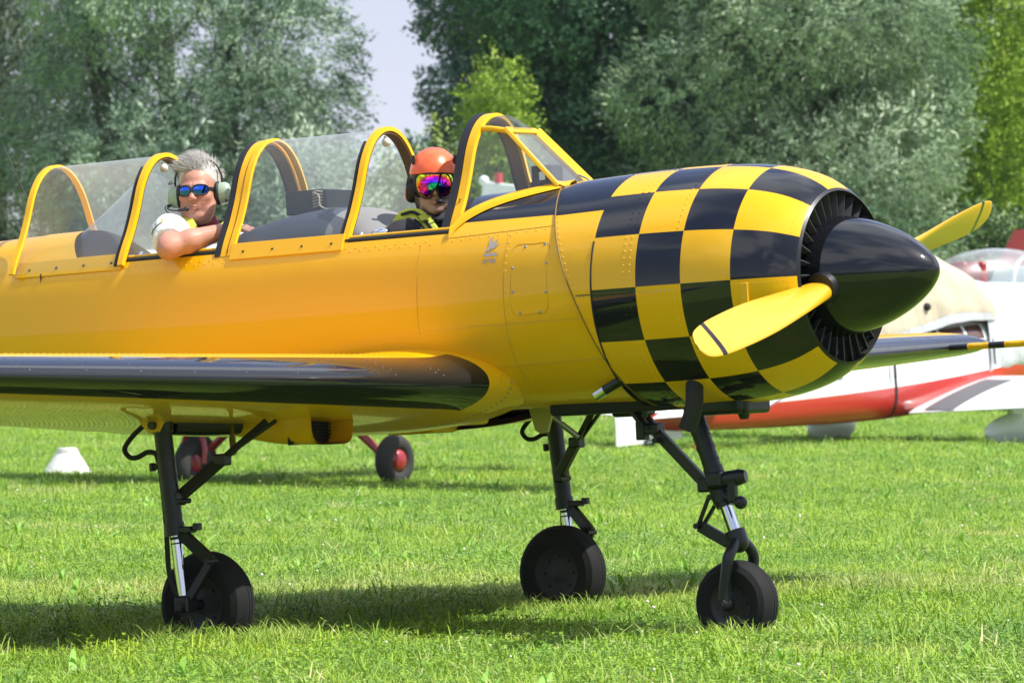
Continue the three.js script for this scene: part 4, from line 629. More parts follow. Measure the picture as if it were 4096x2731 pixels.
function isoMesh(f, c, half, res) { // closed surface f = 0 inside the cube c +- half
  const mc = new MarchingCubes(res, M.dark, false, false, 400000), h = res / 2, p = V(); mc.isolation = 0; let k = 0;
  for (let z = 0; z < res; z++) for (let y = 0; y < res; y++) for (let x = 0; x < res; x++) { p.set(c.x + (x - h) / h * half, c.y + (y - h) / h * half, c.z + (z - h) / h * half); mc.field[k++] = -f(p); }
  mc.update();
  const n = mc.count, pos = new Float32Array(n * 3), nor = new Float32Array(n * 3), e = half / h * 0.5;
  for (let i = 0; i < n; i++) {
    p.set(mc.positionArray[i * 3] * half + c.x, mc.positionArray[i * 3 + 1] * half + c.y, mc.positionArray[i * 3 + 2] * half + c.z); p.toArray(pos, i * 3);
    const g = V(f(V(p.x + e, p.y, p.z)) - f(V(p.x - e, p.y, p.z)), f(V(p.x, p.y + e, p.z)) - f(V(p.x, p.y - e, p.z)), f(V(p.x, p.y, p.z + e)) - f(V(p.x, p.y, p.z - e))).normalize(); g.toArray(nor, i * 3);
  }
  const g = new THREE.BufferGeometry(); g.setAttribute('position', new THREE.BufferAttribute(pos, 3)); g.setAttribute('normal', new THREE.BufferAttribute(nor, 3)); const uv = new Float32Array(n * 2); for (let i = 0; i < n; i++) { uv[i * 2] = (pos[i * 3] + pos[i * 3 + 2] * 0.6) * 5; uv[i * 2 + 1] = (pos[i * 3 + 1] + pos[i * 3 + 2] * 0.3) * 5; } g.setAttribute('uv', new THREE.BufferAttribute(uv, 2)); return g;
}
function headField(o) { // in the head's own frame: y up, z out of the face
  const a = o.jaw || 1, full = o.full || 0;
  return (p) => {
    const q = V(Math.abs(p.x), p.y, p.z);
    let d = ell(p, V(0, 0.035, -0.012), V(0.077, 0.088, 0.097));
    d = sMin(d, ell(p, V(0, -0.045, 0.028), V(0.060 * a, 0.074, 0.064)), 0.035);
    d = sMin(d, cap(q, V(0.058 * a, -0.035, 0.0), V(0.042 * a, -0.085, 0.035), 0.016, 0.018), 0.025);
    d = sMin(d, ell(q, V(0.040, -0.022, 0.062), V(0.022 + full * 0.004, 0.02, 0.018)), 0.025);
    d = sMin(d, ell(p, V(0, -0.104, 0.062), V(0.030 * a, 0.019, 0.022)), 0.022);
    d = sMin(d, cap(q, V(0.008, 0.026, 0.085), V(0.040, 0.026, 0.070), 0.010, 0.009), 0.018);
    d = sMax(d, -(Math.hypot(q.x - 0.031, p.y - 0.006, p.z - 0.104) - 0.019), 0.012);
    d = sMin(d, cap(p, V(0, 0.012, 0.088), V(0, -0.026, 0.108), 0.008, 0.0125), 0.012);
    d = sMin(d, ell(q, V(0.011, -0.031, 0.099), V(0.009, 0.008, 0.010)), 0.008);
    d = sMin(d, cap(q, V(0, -0.062, 0.0915), V(0.020, -0.066, 0.082), 0.0062, 0.004), 0.006);
    d = sMin(d, cap(q, V(0, -0.074, 0.0895), V(0.017, -0.071, 0.082), 0.0068, 0.004), 0.006);
    d = sMax(d, -cap(q, V(0, -0.0675, 0.1005), V(0.024, -0.069, 0.0895), 0.0028, 0.0022), 0.003);
    d = sMax(d, -cap(q, V(0.020, -0.034, 0.101), V(0.036, -0.066, 0.085), 0.0026, 0.0024), 0.006);
    if (full) { d = sMin(d, ell(q, V(0.046, -0.080, 0.036), V(0.022, 0.026, 0.026)), 0.02); d = sMin(d, ell(p, V(0, -0.118, 0.025), V(0.05, 0.028, 0.045)), 0.03); }
    const ear = ell(q, V(0.079, -0.004, -0.012), V(0.012, 0.032, 0.020)); d = sMin(d, sMax(ear, -ell(q, V(0.090, -0.002, -0.008), V(0.008, 0.020, 0.012)), 0.004), 0.008);
    return d;
  };
}
function frameOf(c, face, tilt = 0) { const z = face.clone().normalize(), x = V(0, 1, 0).cross(z).normalize(), y = z.clone().cross(x); const m = new THREE.Matrix4().makeBasis(x, y, z); m.multiply(new THREE.Matrix4().makeRotationZ(tilt)); return m.setPosition(c); }
function skinMesh(name, g, mat, parent, colour) { const n = g.attributes.position.count, c = new Float32Array(n * 3), p = V(); for (let i = 0; i < n; i++) { p.fromBufferAttribute(g.attributes.position, i); colour(p).toArray(c, i * 3); } g.setAttribute('color', new THREE.BufferAttribute(c, 3)); const m = new THREE.Mesh(g, mat); m.name = name; m.castShadow = m.receiveShadow = true; parent.add(m); return m; }
function joinColoured(list) { const g = mergeGeometries(list); return g; }
const skinMat = phys({ color: 0xffffff, vertexColors: true, roughness: 0.52, sheen: 0.25, sheenColor: lin(0.8, 0.4, 0.3), sheenRoughness: 0.5, bumpMap: nz, bumpScale: 0.0028 });
const cloth = (r, g, b, rough = 0.85) => phys({ color: lin(r, g, b), roughness: rough, sheen: 0.3, sheenColor: lin(0.5, 0.5, 0.5), sheenRoughness: 0.6, bumpMap: nz, bumpScale: 0.008 });
const strapMat = cloth(0.58, 0.62, 0.06, 0.7), darkWeb = cloth(0.012, 0.012, 0.014);
function strap(pts, w, th, nrm) { const c = new THREE.CatmullRomCurve3(pts.map((p) => V(...p))); const N = V(...nrm).normalize(); return surf((u, v) => { const p = c.getPoint(u), t = c.getTangent(u), s = t.clone().cross(N).normalize(), n = s.clone().cross(t).normalize(), k = v * 4, i = Math.min(3, Math.floor(k)), q = [[-w / 2, 0], [-w / 2, th], [w / 2, th], [w / 2, 0], [-w / 2, 0]], a = q[i], b = q[i + 1], f = k - i; return p.addScaledVector(s, lerp(a[0], b[0], f)).addScaledVector(n, lerp(a[1], b[1], f)); }, 30, 4); }
function handField(W, dir, palmN, side, curl) { // a closed-in hand: palm and five fingers from the wrist W
  const d = dir.clone().normalize(), n = palmN.clone().addScaledVector(d, -palmN.dot(d)).normalize(), s = d.clone().cross(n).multiplyScalar(side), at = (a, b, c) => W.clone().addScaledVector(d, a).addScaledVector(s, b).addScaledVector(n, c), L = [];
  const f = [[-0.030, 0.95], [-0.010, 1.08], [0.010, 1.0], [0.029, 0.8]];
  for (const [b, k] of f) { const p0 = at(0.075, b, 0), p1 = at(0.075 + 0.036 * k * Math.cos(curl), b, 0.036 * k * Math.sin(curl)), c2 = curl * 2.1, p2 = p1.clone().addScaledVector(d, 0.026 * k * Math.cos(c2)).addScaledVector(n, 0.026 * k * Math.sin(c2)), c3 = curl * 2.9, p3 = p2.clone().addScaledVector(d, 0.02 * k * Math.cos(c3)).addScaledVector(n, 0.02 * k * Math.sin(c3)); L.push([at(0.02, b * 0.7, 0), p0, 0.012, 0.0105], [p0, p1, 0.0102, 0.0092], [p1, p2, 0.0092, 0.0084], [p2, p3, 0.0084, 0.007]); }
  const t0 = at(0.018, -0.028, 0.006), t1 = at(0.05, -0.052, 0.018), t2 = at(0.078, -0.052, 0.03); L.push([t0, t1, 0.014, 0.011], [t1, t2, 0.011, 0.008]);
  return (p) => { let q = 9; for (const [a, b, ra, rb] of L) q = sMin(q, cap(p, a, b, ra, rb), 0.006); return q; };
}

// rear seat: grey haired man with the headset
{
  const base = V(-0.85, 1.25, 0), man = inAircraft(thing('person', 'grey haired man in white shirt and headset, bare elbow out of the rear cockpit', 'person'), base.x, base.y, base.z);
  const G = sub('figure', man); man.remove(G); // parts sit directly under the person; offset their geometry instead
  const off = (g) => { g.translate(-base.x, -base.y, -base.z); return g; };
  const HC = V(-0.832, 2.018, 0.075), HM = frameOf(HC, V(0.36, -0.02, 0.93), 0.02).multiply(new THREE.Matrix4().makeScale(1.06, 1.03, 1.03)), HI = HM.clone().invert(), hf = headField({ jaw: 1.15, full: 1 });
  const S = V(-0.872, 1.835, 0.245), E = V(-0.752, 1.765, 0.405), Wr = V(-0.575, 1.832, 0.205), hd = V(0.92, 0.02, -0.30);
  const arm = (p) => sMin(sMin(cap(p, S, E, 0.060, 0.050), cap(p, E, E.clone().lerp(Wr, 0.35), 0.047, 0.052), 0.03), cap(p, E.clone().lerp(Wr, 0.35), Wr, 0.052, 0.031), 0.02);
  const elbow = (p) => Math.hypot(p.x - E.x + 0.004, p.y - E.y + 0.012, p.z - E.z - 0.012) - 0.040;
  const neck = (p) => cap(p, V(-0.875, 1.80, 0.03), V(-0.845, 1.95, 0.055), 0.072, 0.062);
  const torso = (p) => Math.min(cap(p, V(-0.93, 1.40, 0), V(-0.90, 1.70, 0.0), 0.13, 0.13), cap(p, V(-0.88, 1.80, 0.19), V(-0.86, 1.80, -0.17), 0.05, 0.05));
  const hq = V(), headW = (p) => hf(hq.copy(p).applyMatrix4(HI));
  const bodyF = (p) => { let d = sMin(arm(p), elbow(p), 0.02); d = sMin(d, sMin(neck(p), torso(p), 0.05), 0.03); return d; };
  const hand = handField(Wr, hd, V(-0.1, -1, -0.2), 1, 0.45), hand2 = handField(V(-0.53, 1.80, -0.10), V(0.8, 0.25, 0.35), V(0.1, -1, 0), -1, 0.55);
  const arm2 = (p) => sMin(cap(p, V(-0.84, 1.80, -0.21), V(-0.70, 1.62, -0.24), 0.055, 0.045), cap(p, V(-0.70, 1.62, -0.24), V(-0.53, 1.80, -0.10), 0.044, 0.03), 0.03);
  const g = joinColoured([off(isoMesh((p) => sMin(Math.min(bodyF(p), headW(p) + 0.002), arm2(p), 0.02), V(-0.78, 1.80, 0.10), 0.50, 92)), off(isoMesh((p) => sMin(headW(p), neck(p), 0.02), V(HC.x, HC.y - 0.01, HC.z), 0.165, 104)), off(isoMesh((p) => sMin(hand(p), sMin(arm(p), 9, 0.01), 0.012), Wr.clone().add(V(0.06, 0, -0.03)), 0.115, 64)), off(isoMesh((p) => sMin(hand2(p), arm2(p), 0.012), V(-0.48, 1.81, -0.08), 0.11, 60))]);
  const w = V(), body2 = skinMesh('body', g, skinMat, man, (p) => {
    w.copy(p).add(base); const c = lin(0.47, 0.235, 0.165), h = w.clone().applyMatrix4(HI);
    if (h.length() < 0.17 && h.y > -0.14) { c.lerp(lin(0.50, 0.19, 0.13), 0.55 * Math.exp(-((Math.abs(h.x) - 0.04) ** 2 + (h.y + 0.03) ** 2) / 0.0012) + 0.6 * Math.exp(-(h.x ** 2 + (h.y + 0.025) ** 2) / 0.0005) + 0.25); if (Math.abs(h.x) < 0.021 && h.y < -0.058 && h.y > -0.080 && h.z > 0.07) c.lerp(lin(0.36, 0.11, 0.09), 0.6); }
    else c.lerp(lin(0.50, 0.22, 0.15), 0.35 + 0.35 * noise.noise(w.x * 14, w.y * 14, w.z * 14) + 0.5 * Math.exp(-(w.distanceToSquared(E)) / 0.0025));
    return c;
  });
  // shirt with a short sleeve and a dark red collar
  const shirtF = (p) => { let d = sMin(cap(p, V(-0.94, 1.36, 0.0), V(-0.905, 1.68, 0.01), 0.165, 0.160), cap(p, V(-0.89, 1.805, 0.20), V(-0.86, 1.80, -0.19), 0.082, 0.078), 0.10); d = sMin(d, cap(p, S.clone().add(V(0, 0.005, 0)), S.clone().lerp(E, 0.62), 0.083, 0.074), 0.05); d = sMin(d, cap(p, V(-0.84, 1.79, -0.21), V(-0.76, 1.70, -0.23), 0.08, 0.07), 0.05); const cut = S.clone().lerp(E, 0.66), ax = E.clone().sub(S).normalize(), hh = (p.x - cut.x) * ax.x + (p.y - cut.y) * ax.y + (p.z - cut.z) * ax.z; if (p.distanceTo(cut) < 0.2) d = sMax(d, hh, 0.008);
    d = sMax(d, -cap(p, V(-0.875, 1.84, 0.03), V(-0.845, 2.05, 0.055), 0.078, 0.10), 0.012); d += 0.0035 * Math.sin(p.x * 60 + p.y * 46 + 8 * noise.noise(p.x * 9, p.y * 9, p.z * 9)) * smooth(noise.noise(p.x * 7, p.y * 7, p.z * 7 + 3), -0.1, 0.4); return d; };
  part('shirt', off(isoMesh(shirtF, V(-0.86, 1.62, 0.06), 0.40, 100)), cloth(0.80, 0.80, 0.82), man);
  const ring = (y, r, tilt) => { const pts = []; for (let i = 0; i <= 30; i++) { const a = i / 30 * Math.PI * 2; pts.push([-0.862 + Math.cos(a) * r, y + Math.sin(a) * tilt + Math.cos(a) * -0.012, 0.042 + Math.sin(a) * r]); } return pts; };
  part('collar', off(surf((u, v) => { const a = u * Math.PI * 2, r = lerp(0.074, 0.092, v); return V(-0.862 + Math.cos(a) * r, lerp(1.905, 1.862, v) - 0.02 * Math.sin(a), 0.045 + Math.sin(a) * r); }, 36, 5)), cloth(0.28, 0.03, 0.045), man);
  part('shoulder_patch', off(surf((u, v) => { const a = lerp(-0.15, 0.75, u), b = lerp(-0.55, 0.55, v), p = S.clone().lerp(E, 0.05 + 0.34 * u), ax = E.clone().sub(S).normalize(), n = V(-0.35, 0.55, 0.75), nn = n.addScaledVector(ax, -n.dot(ax)).normalize(), ss = ax.clone().cross(nn); return p.addScaledVector(nn, 0.0845 * Math.cos(b)).addScaledVector(ss, 0.0845 * Math.sin(b)); }, 8, 10)), (() => { const c = document.createElement('canvas'); c.width = c.height = 64; const k = c.getContext('2d'); k.fillStyle = '#b7a765'; k.fillRect(0, 0, 64, 64); k.fillStyle = '#e9eef2'; k.fillRect(10, 8, 44, 48); k.fillStyle = '#5b82b8'; k.fillRect(14, 30, 36, 10); k.fillStyle = '#8f7c46'; k.fillRect(18, 12, 26, 8); const t = new THREE.CanvasTexture(c); t.colorSpace = THREE.SRGBColorSpace; return phys({ map: t, roughness: 0.8 }); })(), man);
  for (const q of [strap([[-0.93, 1.885, 0.10], [-0.88, 1.905, 0.135], [-0.82, 1.885, 0.165], [-0.77, 1.82, 0.185], [-0.74, 1.74, 0.19], [-0.72, 1.62, 0.18]], 0.036, 0.004, [0.4, 0.4, 0.8]), strap([[-0.86, 1.875, -0.10], [-0.78, 1.80, -0.09], [-0.73, 1.70, -0.02], [-0.72, 1.6, 0.04]], 0.045, 0.004, [0.5, 0.3, 0.8])]) part('harness_strap', off(q), strapMat, man);
  part('harness_edge', [strap([[-0.945, 1.88, 0.075], [-0.89, 1.903, 0.112], [-0.83, 1.878, 0.142], [-0.785, 1.815, 0.158], [-0.755, 1.735, 0.165]], 0.022, 0.004, [0.4, 0.4, 0.8])].map(off), darkWeb, man);
  // hair: a short cap and many wind blown strands
  const R = rng(5), hm = (g) => off(g.applyMatrix4(HM)), strands = [];
  const capF = (p) => sMax(ell(p, V(0.0, 0.060, -0.034), V(0.087, 0.090, 0.097)) + 0.003 * noise.noise(p.x * 40, p.y * 40, p.z * 40), -(p.y + 0.05), 0.012);
  strands.push(isoMesh(capF, V(0, 0.04, -0.02), 0.135, 64));
  for (let i = 0; i < 3600; i++) {
    const a = R() * Math.PI * 2, e = lerp(0.05, 1.5, Math.pow(R(), 0.7)), n = V(Math.cos(a) * Math.cos(e), Math.sin(e), Math.sin(a) * Math.cos(e)); const front = n.z > 0.25; if (front && n.y < 0.44) continue; if (n.y < 0.05) continue; if (!front && Math.abs(n.x) > 0.8 && n.y < 0.3 && n.z > 0) continue;
    const r0 = V(n.x * 0.084, 0.050 + n.y * 0.093, -0.026 + n.z * 0.097), sweep = V(-0.75 + n.x * 0.35 + (R() - 0.5) * 1.2, 0.30 + R() * 0.55, -0.40 + (R() - 0.5) * 0.8).addScaledVector(n, 0.40), side = n.y < 0.45, L = (side ? 0.026 : 0.032) + R() * (side ? 0.022 : 0.034); if (side) sweep.set(n.x * 0.8, -0.2 + R() * 0.6, -0.6).addScaledVector(n, 0.2);
    sweep.normalize(); const m = r0.clone().addScaledVector(sweep, L * 0.55).addScaledVector(n, 0.006), e2 = r0.clone().addScaledVector(sweep, L).add(V(-0.010 + (R() - 0.5) * 0.02, -0.006 + (R() - 0.5) * 0.012, -0.006)), c = new THREE.QuadraticBezierCurve3(r0, m, e2), wd = 0.0014 + R() * 0.0020, sd = sweep.clone().cross(V(R() - 0.5, R() - 0.5, R() - 0.5)).normalize();
    strands.push(surf((u, v) => { const p = c.getPoint(u), t = (v - 0.5) * wd * (1 - u * 0.85); return p.addScaledVector(sd, t).addScaledVector(n, (1 - Math.abs(v - 0.5) * 2) * 0.0014 * (1 - u)); }, 4, 2));
  }
  part('hair', strands.map(hm), phys({ color: lin(0.47, 0.45, 0.42), roughness: 0.6, side: THREE.DoubleSide, sheen: 0.4, sheenColor: lin(0.7, 0.7, 0.7) }), man);
  // eyebrows
  const lens = (s) => surf((u, v) => { const a = lerp(-1, 1, u), b = lerp(-1, 1, v), X = s * (0.035 + a * 0.0300), k = Math.sqrt(Math.max(0, 1 - Math.pow(Math.abs(a), 2.6))), Y = 0.007 + b * 0.0215 * (0.15 + 0.85 * k) - (a * s > 0 ? 0 : 0) - 0.002 * a; return V(X, Y, 0.1055 - 0.9 * X * X / 0.13 * 1.0 - 0.5 * (Y - 0.007) ** 2 / 0.1 - Math.abs(X) * 0.10); }, 14, 10);
  const sg = sub('sunglasses', man); const shades = sub('lens_pair', man); man.remove(shades);
  for (const s of [1, -1]) part('lens', hm(lens(s)), phys({ color: lin(0.03, 0.13, 0.80), roughness: 0.05, metalness: 1, clearcoat: 0.5, side: THREE.DoubleSide }), sg);
  const rim = (s) => { const pts = []; for (let i = 0; i < 28; i++) { const t = i / 28 * Math.PI * 2, a = Math.sign(Math.cos(t)) * Math.pow(Math.abs(Math.cos(t)), 0.8), b = Math.sign(Math.sin(t)) * Math.pow(Math.abs(Math.sin(t)), 0.85), X = s * (0.035 + a * 0.0310), Y = 0.007 + b * 0.0220; pts.push(V(X, Y, 0.1065 - 0.9 * X * X / 0.13 - Math.abs(X) * 0.10)); } return tube(pts, 0.0031, 60, 6, true); };
  part('spectacle_frame', [rim(1), rim(-1), tube([[-0.008, 0.014, 0.1055], [0, 0.016, 0.108], [0.008, 0.014, 0.1055]], 0.0035, 8, 6), ...[1, -1].map((s) => beam([s * 0.061, 0.012, 0.073], [s * 0.083, 0.008, 0.0], 0.013, 0.004, V(0, 1, 0), 0.0015))].map(hm), M.seal, sg);
  const hs = sub('headset', man); const cupM = phys({ color: lin(0.32, 0.42, 0.30), roughness: 0.35, clearcoat: 0.6 });
  for (const s of [1, -1]) {
    const cup = lathe([[0, 0.050], [0.018, 0.049], [0.029, 0.043], [0.034, 0.030], [0.035, 0.012], [0.034, 0.0]], 28); cup.rotateZ(-s * Math.PI / 2); cup.scale(1, 1.38, 1); cup.translate(s * 0.088, -0.012, -0.010); part('ear_cup', hm(cup), cupM, hs);
    const cu = lathe([[0.02, -0.014], [0.036, -0.013], [0.039, -0.004], [0.036, 0.004], [0.02, 0.004]], 28); cu.rotateZ(-s * Math.PI / 2); cu.scale(1, 1.38, 1); cu.translate(s * 0.088, -0.012, -0.010); part('ear_cushion', hm(cu), M.seal, hs);
    part('cup_screw', hm(ball(0.005, s * 0.122, -0.045, 0.014)), M.dark, hs);
  }
  part('headband', [tube([[-0.104, 0.02, -0.012], [-0.10, 0.075, -0.012], [-0.07, 0.125, -0.015], [0, 0.146, -0.018], [0.07, 0.125, -0.015], [0.10, 0.075, -0.012], [0.104, 0.02, -0.012]], 0.0045, 50, 6), tube([[-0.104, 0.05, -0.01], [-0.128, 0.045, 0.01], [-0.112, 0.06, 0.0]], 0.002, 12, 5)].map(hm), M.seal, hs);
  part('microphone_boom', [tube([[-0.118, -0.045, 0.0], [-0.135, -0.055, 0.02], [-0.118, -0.066, 0.06], [-0.080, -0.074, 0.098], [-0.045, -0.076, 0.116]], 0.0032, 40, 6), tube([[-0.128, -0.035, 0.0], [-0.150, -0.055, 0.01], [-0.135, -0.08, 0.01], [-0.112, -0.10, 0.0]], 0.002, 20, 5), bar([-0.062, -0.075, 0.108], [-0.028, -0.074, 0.119], 0.0065, 0.0065, 10), ball(0.0115, -0.024, -0.073, 0.119), ball(0.007, -0.132, -0.05, 0.012)].map(hm), M.seal, hs);
}

// front seat: man in the orange helmet
{
  const base = V(0.36, 1.25, 0), man = inAircraft(thing('person', 'man in orange helmet, rainbow mirrored goggles and black shirt in the front cockpit', 'person'), base.x, base.y, base.z);
  const off = (g) => { g.translate(-base.x, -base.y, -base.z); return g; };
  const HC = V(0.432, 1.955, 0.035), HM = frameOf(HC, V(0.60, -0.10, 0.82), -0.03), HI = HM.clone().invert(), hf = headField({ jaw: 0.98 });
  const hq = V(), headW = (p) => hf(hq.copy(p).applyMatrix4(HI)), neck = (p) => cap(p, V(0.385, 1.74, 0.01), V(0.42, 1.90, 0.025), 0.064, 0.056);
  const torso = (p) => sMin(cap(p, V(0.33, 1.35, 0), V(0.36, 1.62, 0), 0.12, 0.12), cap(p, V(0.37, 1.72, 0.17), V(0.37, 1.72, -0.17), 0.045, 0.045), 0.06);
  const g = joinColoured([off(isoMesh((p) => Math.min(sMin(neck(p), torso(p), 0.05), headW(p) + 0.002), V(0.38, 1.70, 0), 0.46, 70)), off(isoMesh((p) => sMin(headW(p), neck(p), 0.02), V(HC.x, HC.y - 0.01, HC.z), 0.165, 100))]);
  const w = V(); skinMesh('body', g, skinMat, man, (p) => { w.copy(p).add(base); const h = w.clone().applyMatrix4(HI), c = lin(0.52, 0.29, 0.21); if (Math.abs(h.x) < 0.022 && h.y < -0.057 && h.y > -0.080 && h.z > 0.07) c.lerp(lin(0.42, 0.13, 0.11), 0.65); if (h.y < -0.04 && h.z > 0.0) c.lerp(lin(0.30, 0.19, 0.15), 0.30 * smooth(0.5 + noise.noise(h.x * 200, h.y * 200, h.z * 200), 0.2, 0.9) + 0.1); return c; });
  const shirtF = (p) => { let d = sMin(cap(p, V(0.33, 1.32, 0), V(0.355, 1.60, 0.0), 0.16, 0.155), cap(p, V(0.365, 1.725, 0.175), V(0.37, 1.725, -0.175), 0.078, 0.076), 0.10); d = sMin(d, cap(p, V(0.355, 1.715, 0.21), V(0.34, 1.52, 0.25), 0.082, 0.062), 0.05); d = sMin(d, cap(p, V(0.38, 1.715, -0.21), V(0.42, 1.52, -0.25), 0.08, 0.06), 0.05); d = sMin(d, cap(p, V(0.385, 1.76, 0.01), V(0.395, 1.805, 0.015), 0.082, 0.070), 0.03); d += 0.003 * Math.sin(p.x * 55 + p.y * 40 + 6 * noise.noise(p.x * 9, p.y * 9, p.z * 9)); return d; };
  part('shirt', off(isoMesh(shirtF, V(0.37, 1.56, 0), 0.38, 92)), cloth(0.012, 0.012, 0.016), man);
  const st = (dz, w2) => strap([[0.27, 1.775, 0.125 + dz], [0.325, 1.828, 0.128 + dz], [0.39, 1.832, 0.125 + dz], [0.455, 1.775, 0.118 + dz], [0.495, 1.70, 0.11 + dz], [0.51, 1.58, 0.10 + dz]], w2, 0.005, [0.5, 0.5, 0.7]);
  for (const q of [st(0, 0.050), strap([[0.30, 1.79, -0.095], [0.38, 1.825, -0.085], [0.46, 1.78, -0.07], [0.50, 1.70, -0.05], [0.51, 1.60, -0.04]], 0.05, 0.005, [0.6, 0.4, 0.7])]) part('harness_strap', off(q), strapMat, man);
  part('harness_stripe', [strap([[0.325, 1.832, 0.142], [0.39, 1.837, 0.139], [0.455, 1.781, 0.132], [0.50, 1.705, 0.124]], 0.012, 0.007, [0.5, 0.5, 0.7]), strap([[0.325, 1.832, 0.108], [0.39, 1.837, 0.106], [0.457, 1.781, 0.099], [0.502, 1.705, 0.092]], 0.008, 0.007, [0.5, 0.5, 0.7])].map(off), darkWeb, man);
  part('harness_loop', off(strap([[0.425, 1.805, 0.158], [0.436, 1.808, 0.12], [0.444, 1.802, 0.084]], 0.028, 0.009, [0.6, 0.5, 0.6])), strapMat, man);
  part('jacket_collar', off(tube([[0.25, 1.74, 0.17], [0.28, 1.775, 0.15], [0.31, 1.80, 0.10], [0.30, 1.80, 0.03]], 0.02, 16, 8)), cloth(0.22, 0.12, 0.02), man);
  const hm = (q) => off(q.applyMatrix4(HM)), helmet = sub('helmet', man);
  const orange = phys({ color: lin(0.86, 0.12, 0.025), roughness: 0.38, clearcoat: 0.4, clearcoatRoughness: 0.2 });
  const dome = isoMesh((p) => { let d = ell(p, V(0, 0.048, -0.012), V(0.107, 0.116, 0.126)); d = sMax(d, -(p.y - 0.055 + 0.25 * (p.x / 0.1) ** 2 * 0.03), 0.006); return sMax(d, -ell(p, V(0, 0.04, -0.012), V(0.09, 0.1, 0.11)), 0.004); }, V(0, 0.06, -0.01), 0.14, 70); part('helmet_shell', hm(dome), orange, helmet);
  const skirt = isoMesh((p) => { let d = ell(p, V(0, 0.030, -0.014), V(0.105, 0.120, 0.1245)); d = sMax(d, p.y - 0.062, 0.006); d = sMax(d, p.z - 0.058, 0.01); d = sMax(d, -(p.y + 0.075), 0.01); return sMax(d, -ell(p, V(0, 0.02, 0.0), V(0.083, 0.12, 0.10)), 0.006); }, V(0, 0.0, -0.01), 0.14, 72); part('helmet_skirt', hm(skirt), phys({ color: lin(0.02, 0.02, 0.022), roughness: 0.45 }), helmet);
  for (const s of [1, -1]) {
    const c = lathe([[0, 0.040], [0.022, 0.039], [0.036, 0.033], [0.041, 0.018], [0.041, 0]], 28); c.rotateZ(-s * Math.PI / 2); c.scale(1, 1.3, 1); c.translate(s * 0.086, -0.022, -0.005); part('ear_cup', hm(c), M.seal, helmet);
    const o2 = lathe([[0.012, 0.0415], [0.024, 0.0412], [0.026, 0.038]], 24); o2.rotateZ(-s * Math.PI / 2); o2.scale(1, 1.2, 1); o2.translate(s * 0.086, -0.032, 0.004); part('ear_ring', hm(o2), orange, helmet);
    part('ear_plate', hm((() => { const k = bar([s * 0.122, -0.032, 0.004], [s * 0.129, -0.032, 0.004], 0.014, 0.013, 18); return k; })()), M.greyCloth, helmet);
    part('visor_clip', hm(box(0.014, 0.040, 0.022, s * 0.090, 0.112, 0.035, 0.004).applyMatrix4(new THREE.Matrix4().makeTranslation(0, 0, 0))), M.seal, helmet);
    part('visor_knob', hm(bar([s * 0.10, 0.02, 0.012], [s * 0.118, 0.02, 0.010], 0.016, 0.014, 14)), M.seal, helmet);
  }
  // wide goggle lens with an iridescent mirror coating
  const gShape = (a, b) => { const th = a * 1.16, y0 = 0.0, top = 0.054, nose = -0.046 + 0.037 * Math.exp(-((a / 0.16) ** 2)), out = Math.abs(a) > 0.8 ? 0.018 * ((Math.abs(a) - 0.8) / 0.2) ** 2 : 0, bot = nose + 0.6 * out - (Math.abs(a) < 0.75 && Math.abs(a) > 0.2 ? 0.006 : 0), Y = lerp(bot, top - out, (b + 1) / 2), r = 0.104 - 0.35 * (Y - 0.01) ** 2 / 0.05; return V(Math.sin(th) * r * 0.88, Y + y0, Math.cos(th) * r * 1.05 + 0.019); };
  const gg = surf((u, v) => gShape(u * 2 - 1, v * 2 - 1), 40, 16); const cc = new Float32Array(gg.attributes.position.count * 3), hue = new THREE.Color();
  for (let i = 0; i < gg.attributes.position.count; i++) { const x = gg.attributes.position.getX(i), y = gg.attributes.position.getY(i), r = Math.hypot(x / 0.135, (y + 0.004) / 0.098); hue.setHSL((0.53 + 0.98 * smooth(r, 0.0, 1.05)) % 1, 1, 0.44); hue.toArray(cc, i * 3); }
  gg.setAttribute('color', new THREE.BufferAttribute(cc, 3)); hm(gg); const gl = new THREE.Mesh(gg, phys({ color: 0xffffff, vertexColors: true, roughness: 0.06, metalness: 1, side: THREE.DoubleSide, clearcoat: 0.6, clearcoatRoughness: 0.03 })); gl.name = 'goggle_lens'; helmet.add(gl);
  const rim = []; for (let i = 0; i < 64; i++) { const k = i / 64 * 4, e = Math.floor(k), f = (k - e) * 2 - 1; rim.push(e === 0 ? gShape(f, 1) : e === 1 ? gShape(1, -f) : e === 2 ? gShape(-f, -1) : gShape(-1, f)); }
  part('goggle_frame', [hm(tube(rim, 0.0048, 128, 6, true)), hm(surf((u, v) => { const a = u * 2 - 1, p = gShape(a, 1); return p.add(V(0, lerp(-0.002, 0.016, v), lerp(0.004, -0.012, v))); }, 30, 3))], M.seal, helmet);
  part('chin_strap', [hm(surf((u, v) => { const a = lerp(-1.35, 1.35, u), r = 0.088; return V(Math.sin(a) * 0.082, -0.055 - 0.076 * Math.pow(Math.cos(a), 0.7) + (v - 0.5) * 0.018 , 0.005 + Math.cos(a) * 0.060 + (v - 0.5) * -0.012); }, 30, 2)), hm(surf((u, v) => { const a = lerp(-1.35, 1.35, u); return V(Math.sin(a) * 0.084, -0.057 - 0.078 * Math.pow(Math.cos(a), 0.7) + (v - 0.5) * 0.018, 0.007 + Math.cos(a) * 0.062 + (v - 0.5) * -0.012); }, 30, 2))], M.seal, helmet);
  part('microphone_boom', [hm(tube([[0.10, -0.06, 0.02], [0.10, -0.074, 0.06], [0.07, -0.074, 0.098], [0.035, -0.069, 0.116]], 0.0035, 30, 6)), hm(ball(0.0105, 0.018, -0.066, 0.120, 1.5, 1, 1))], M.seal, helmet);
}
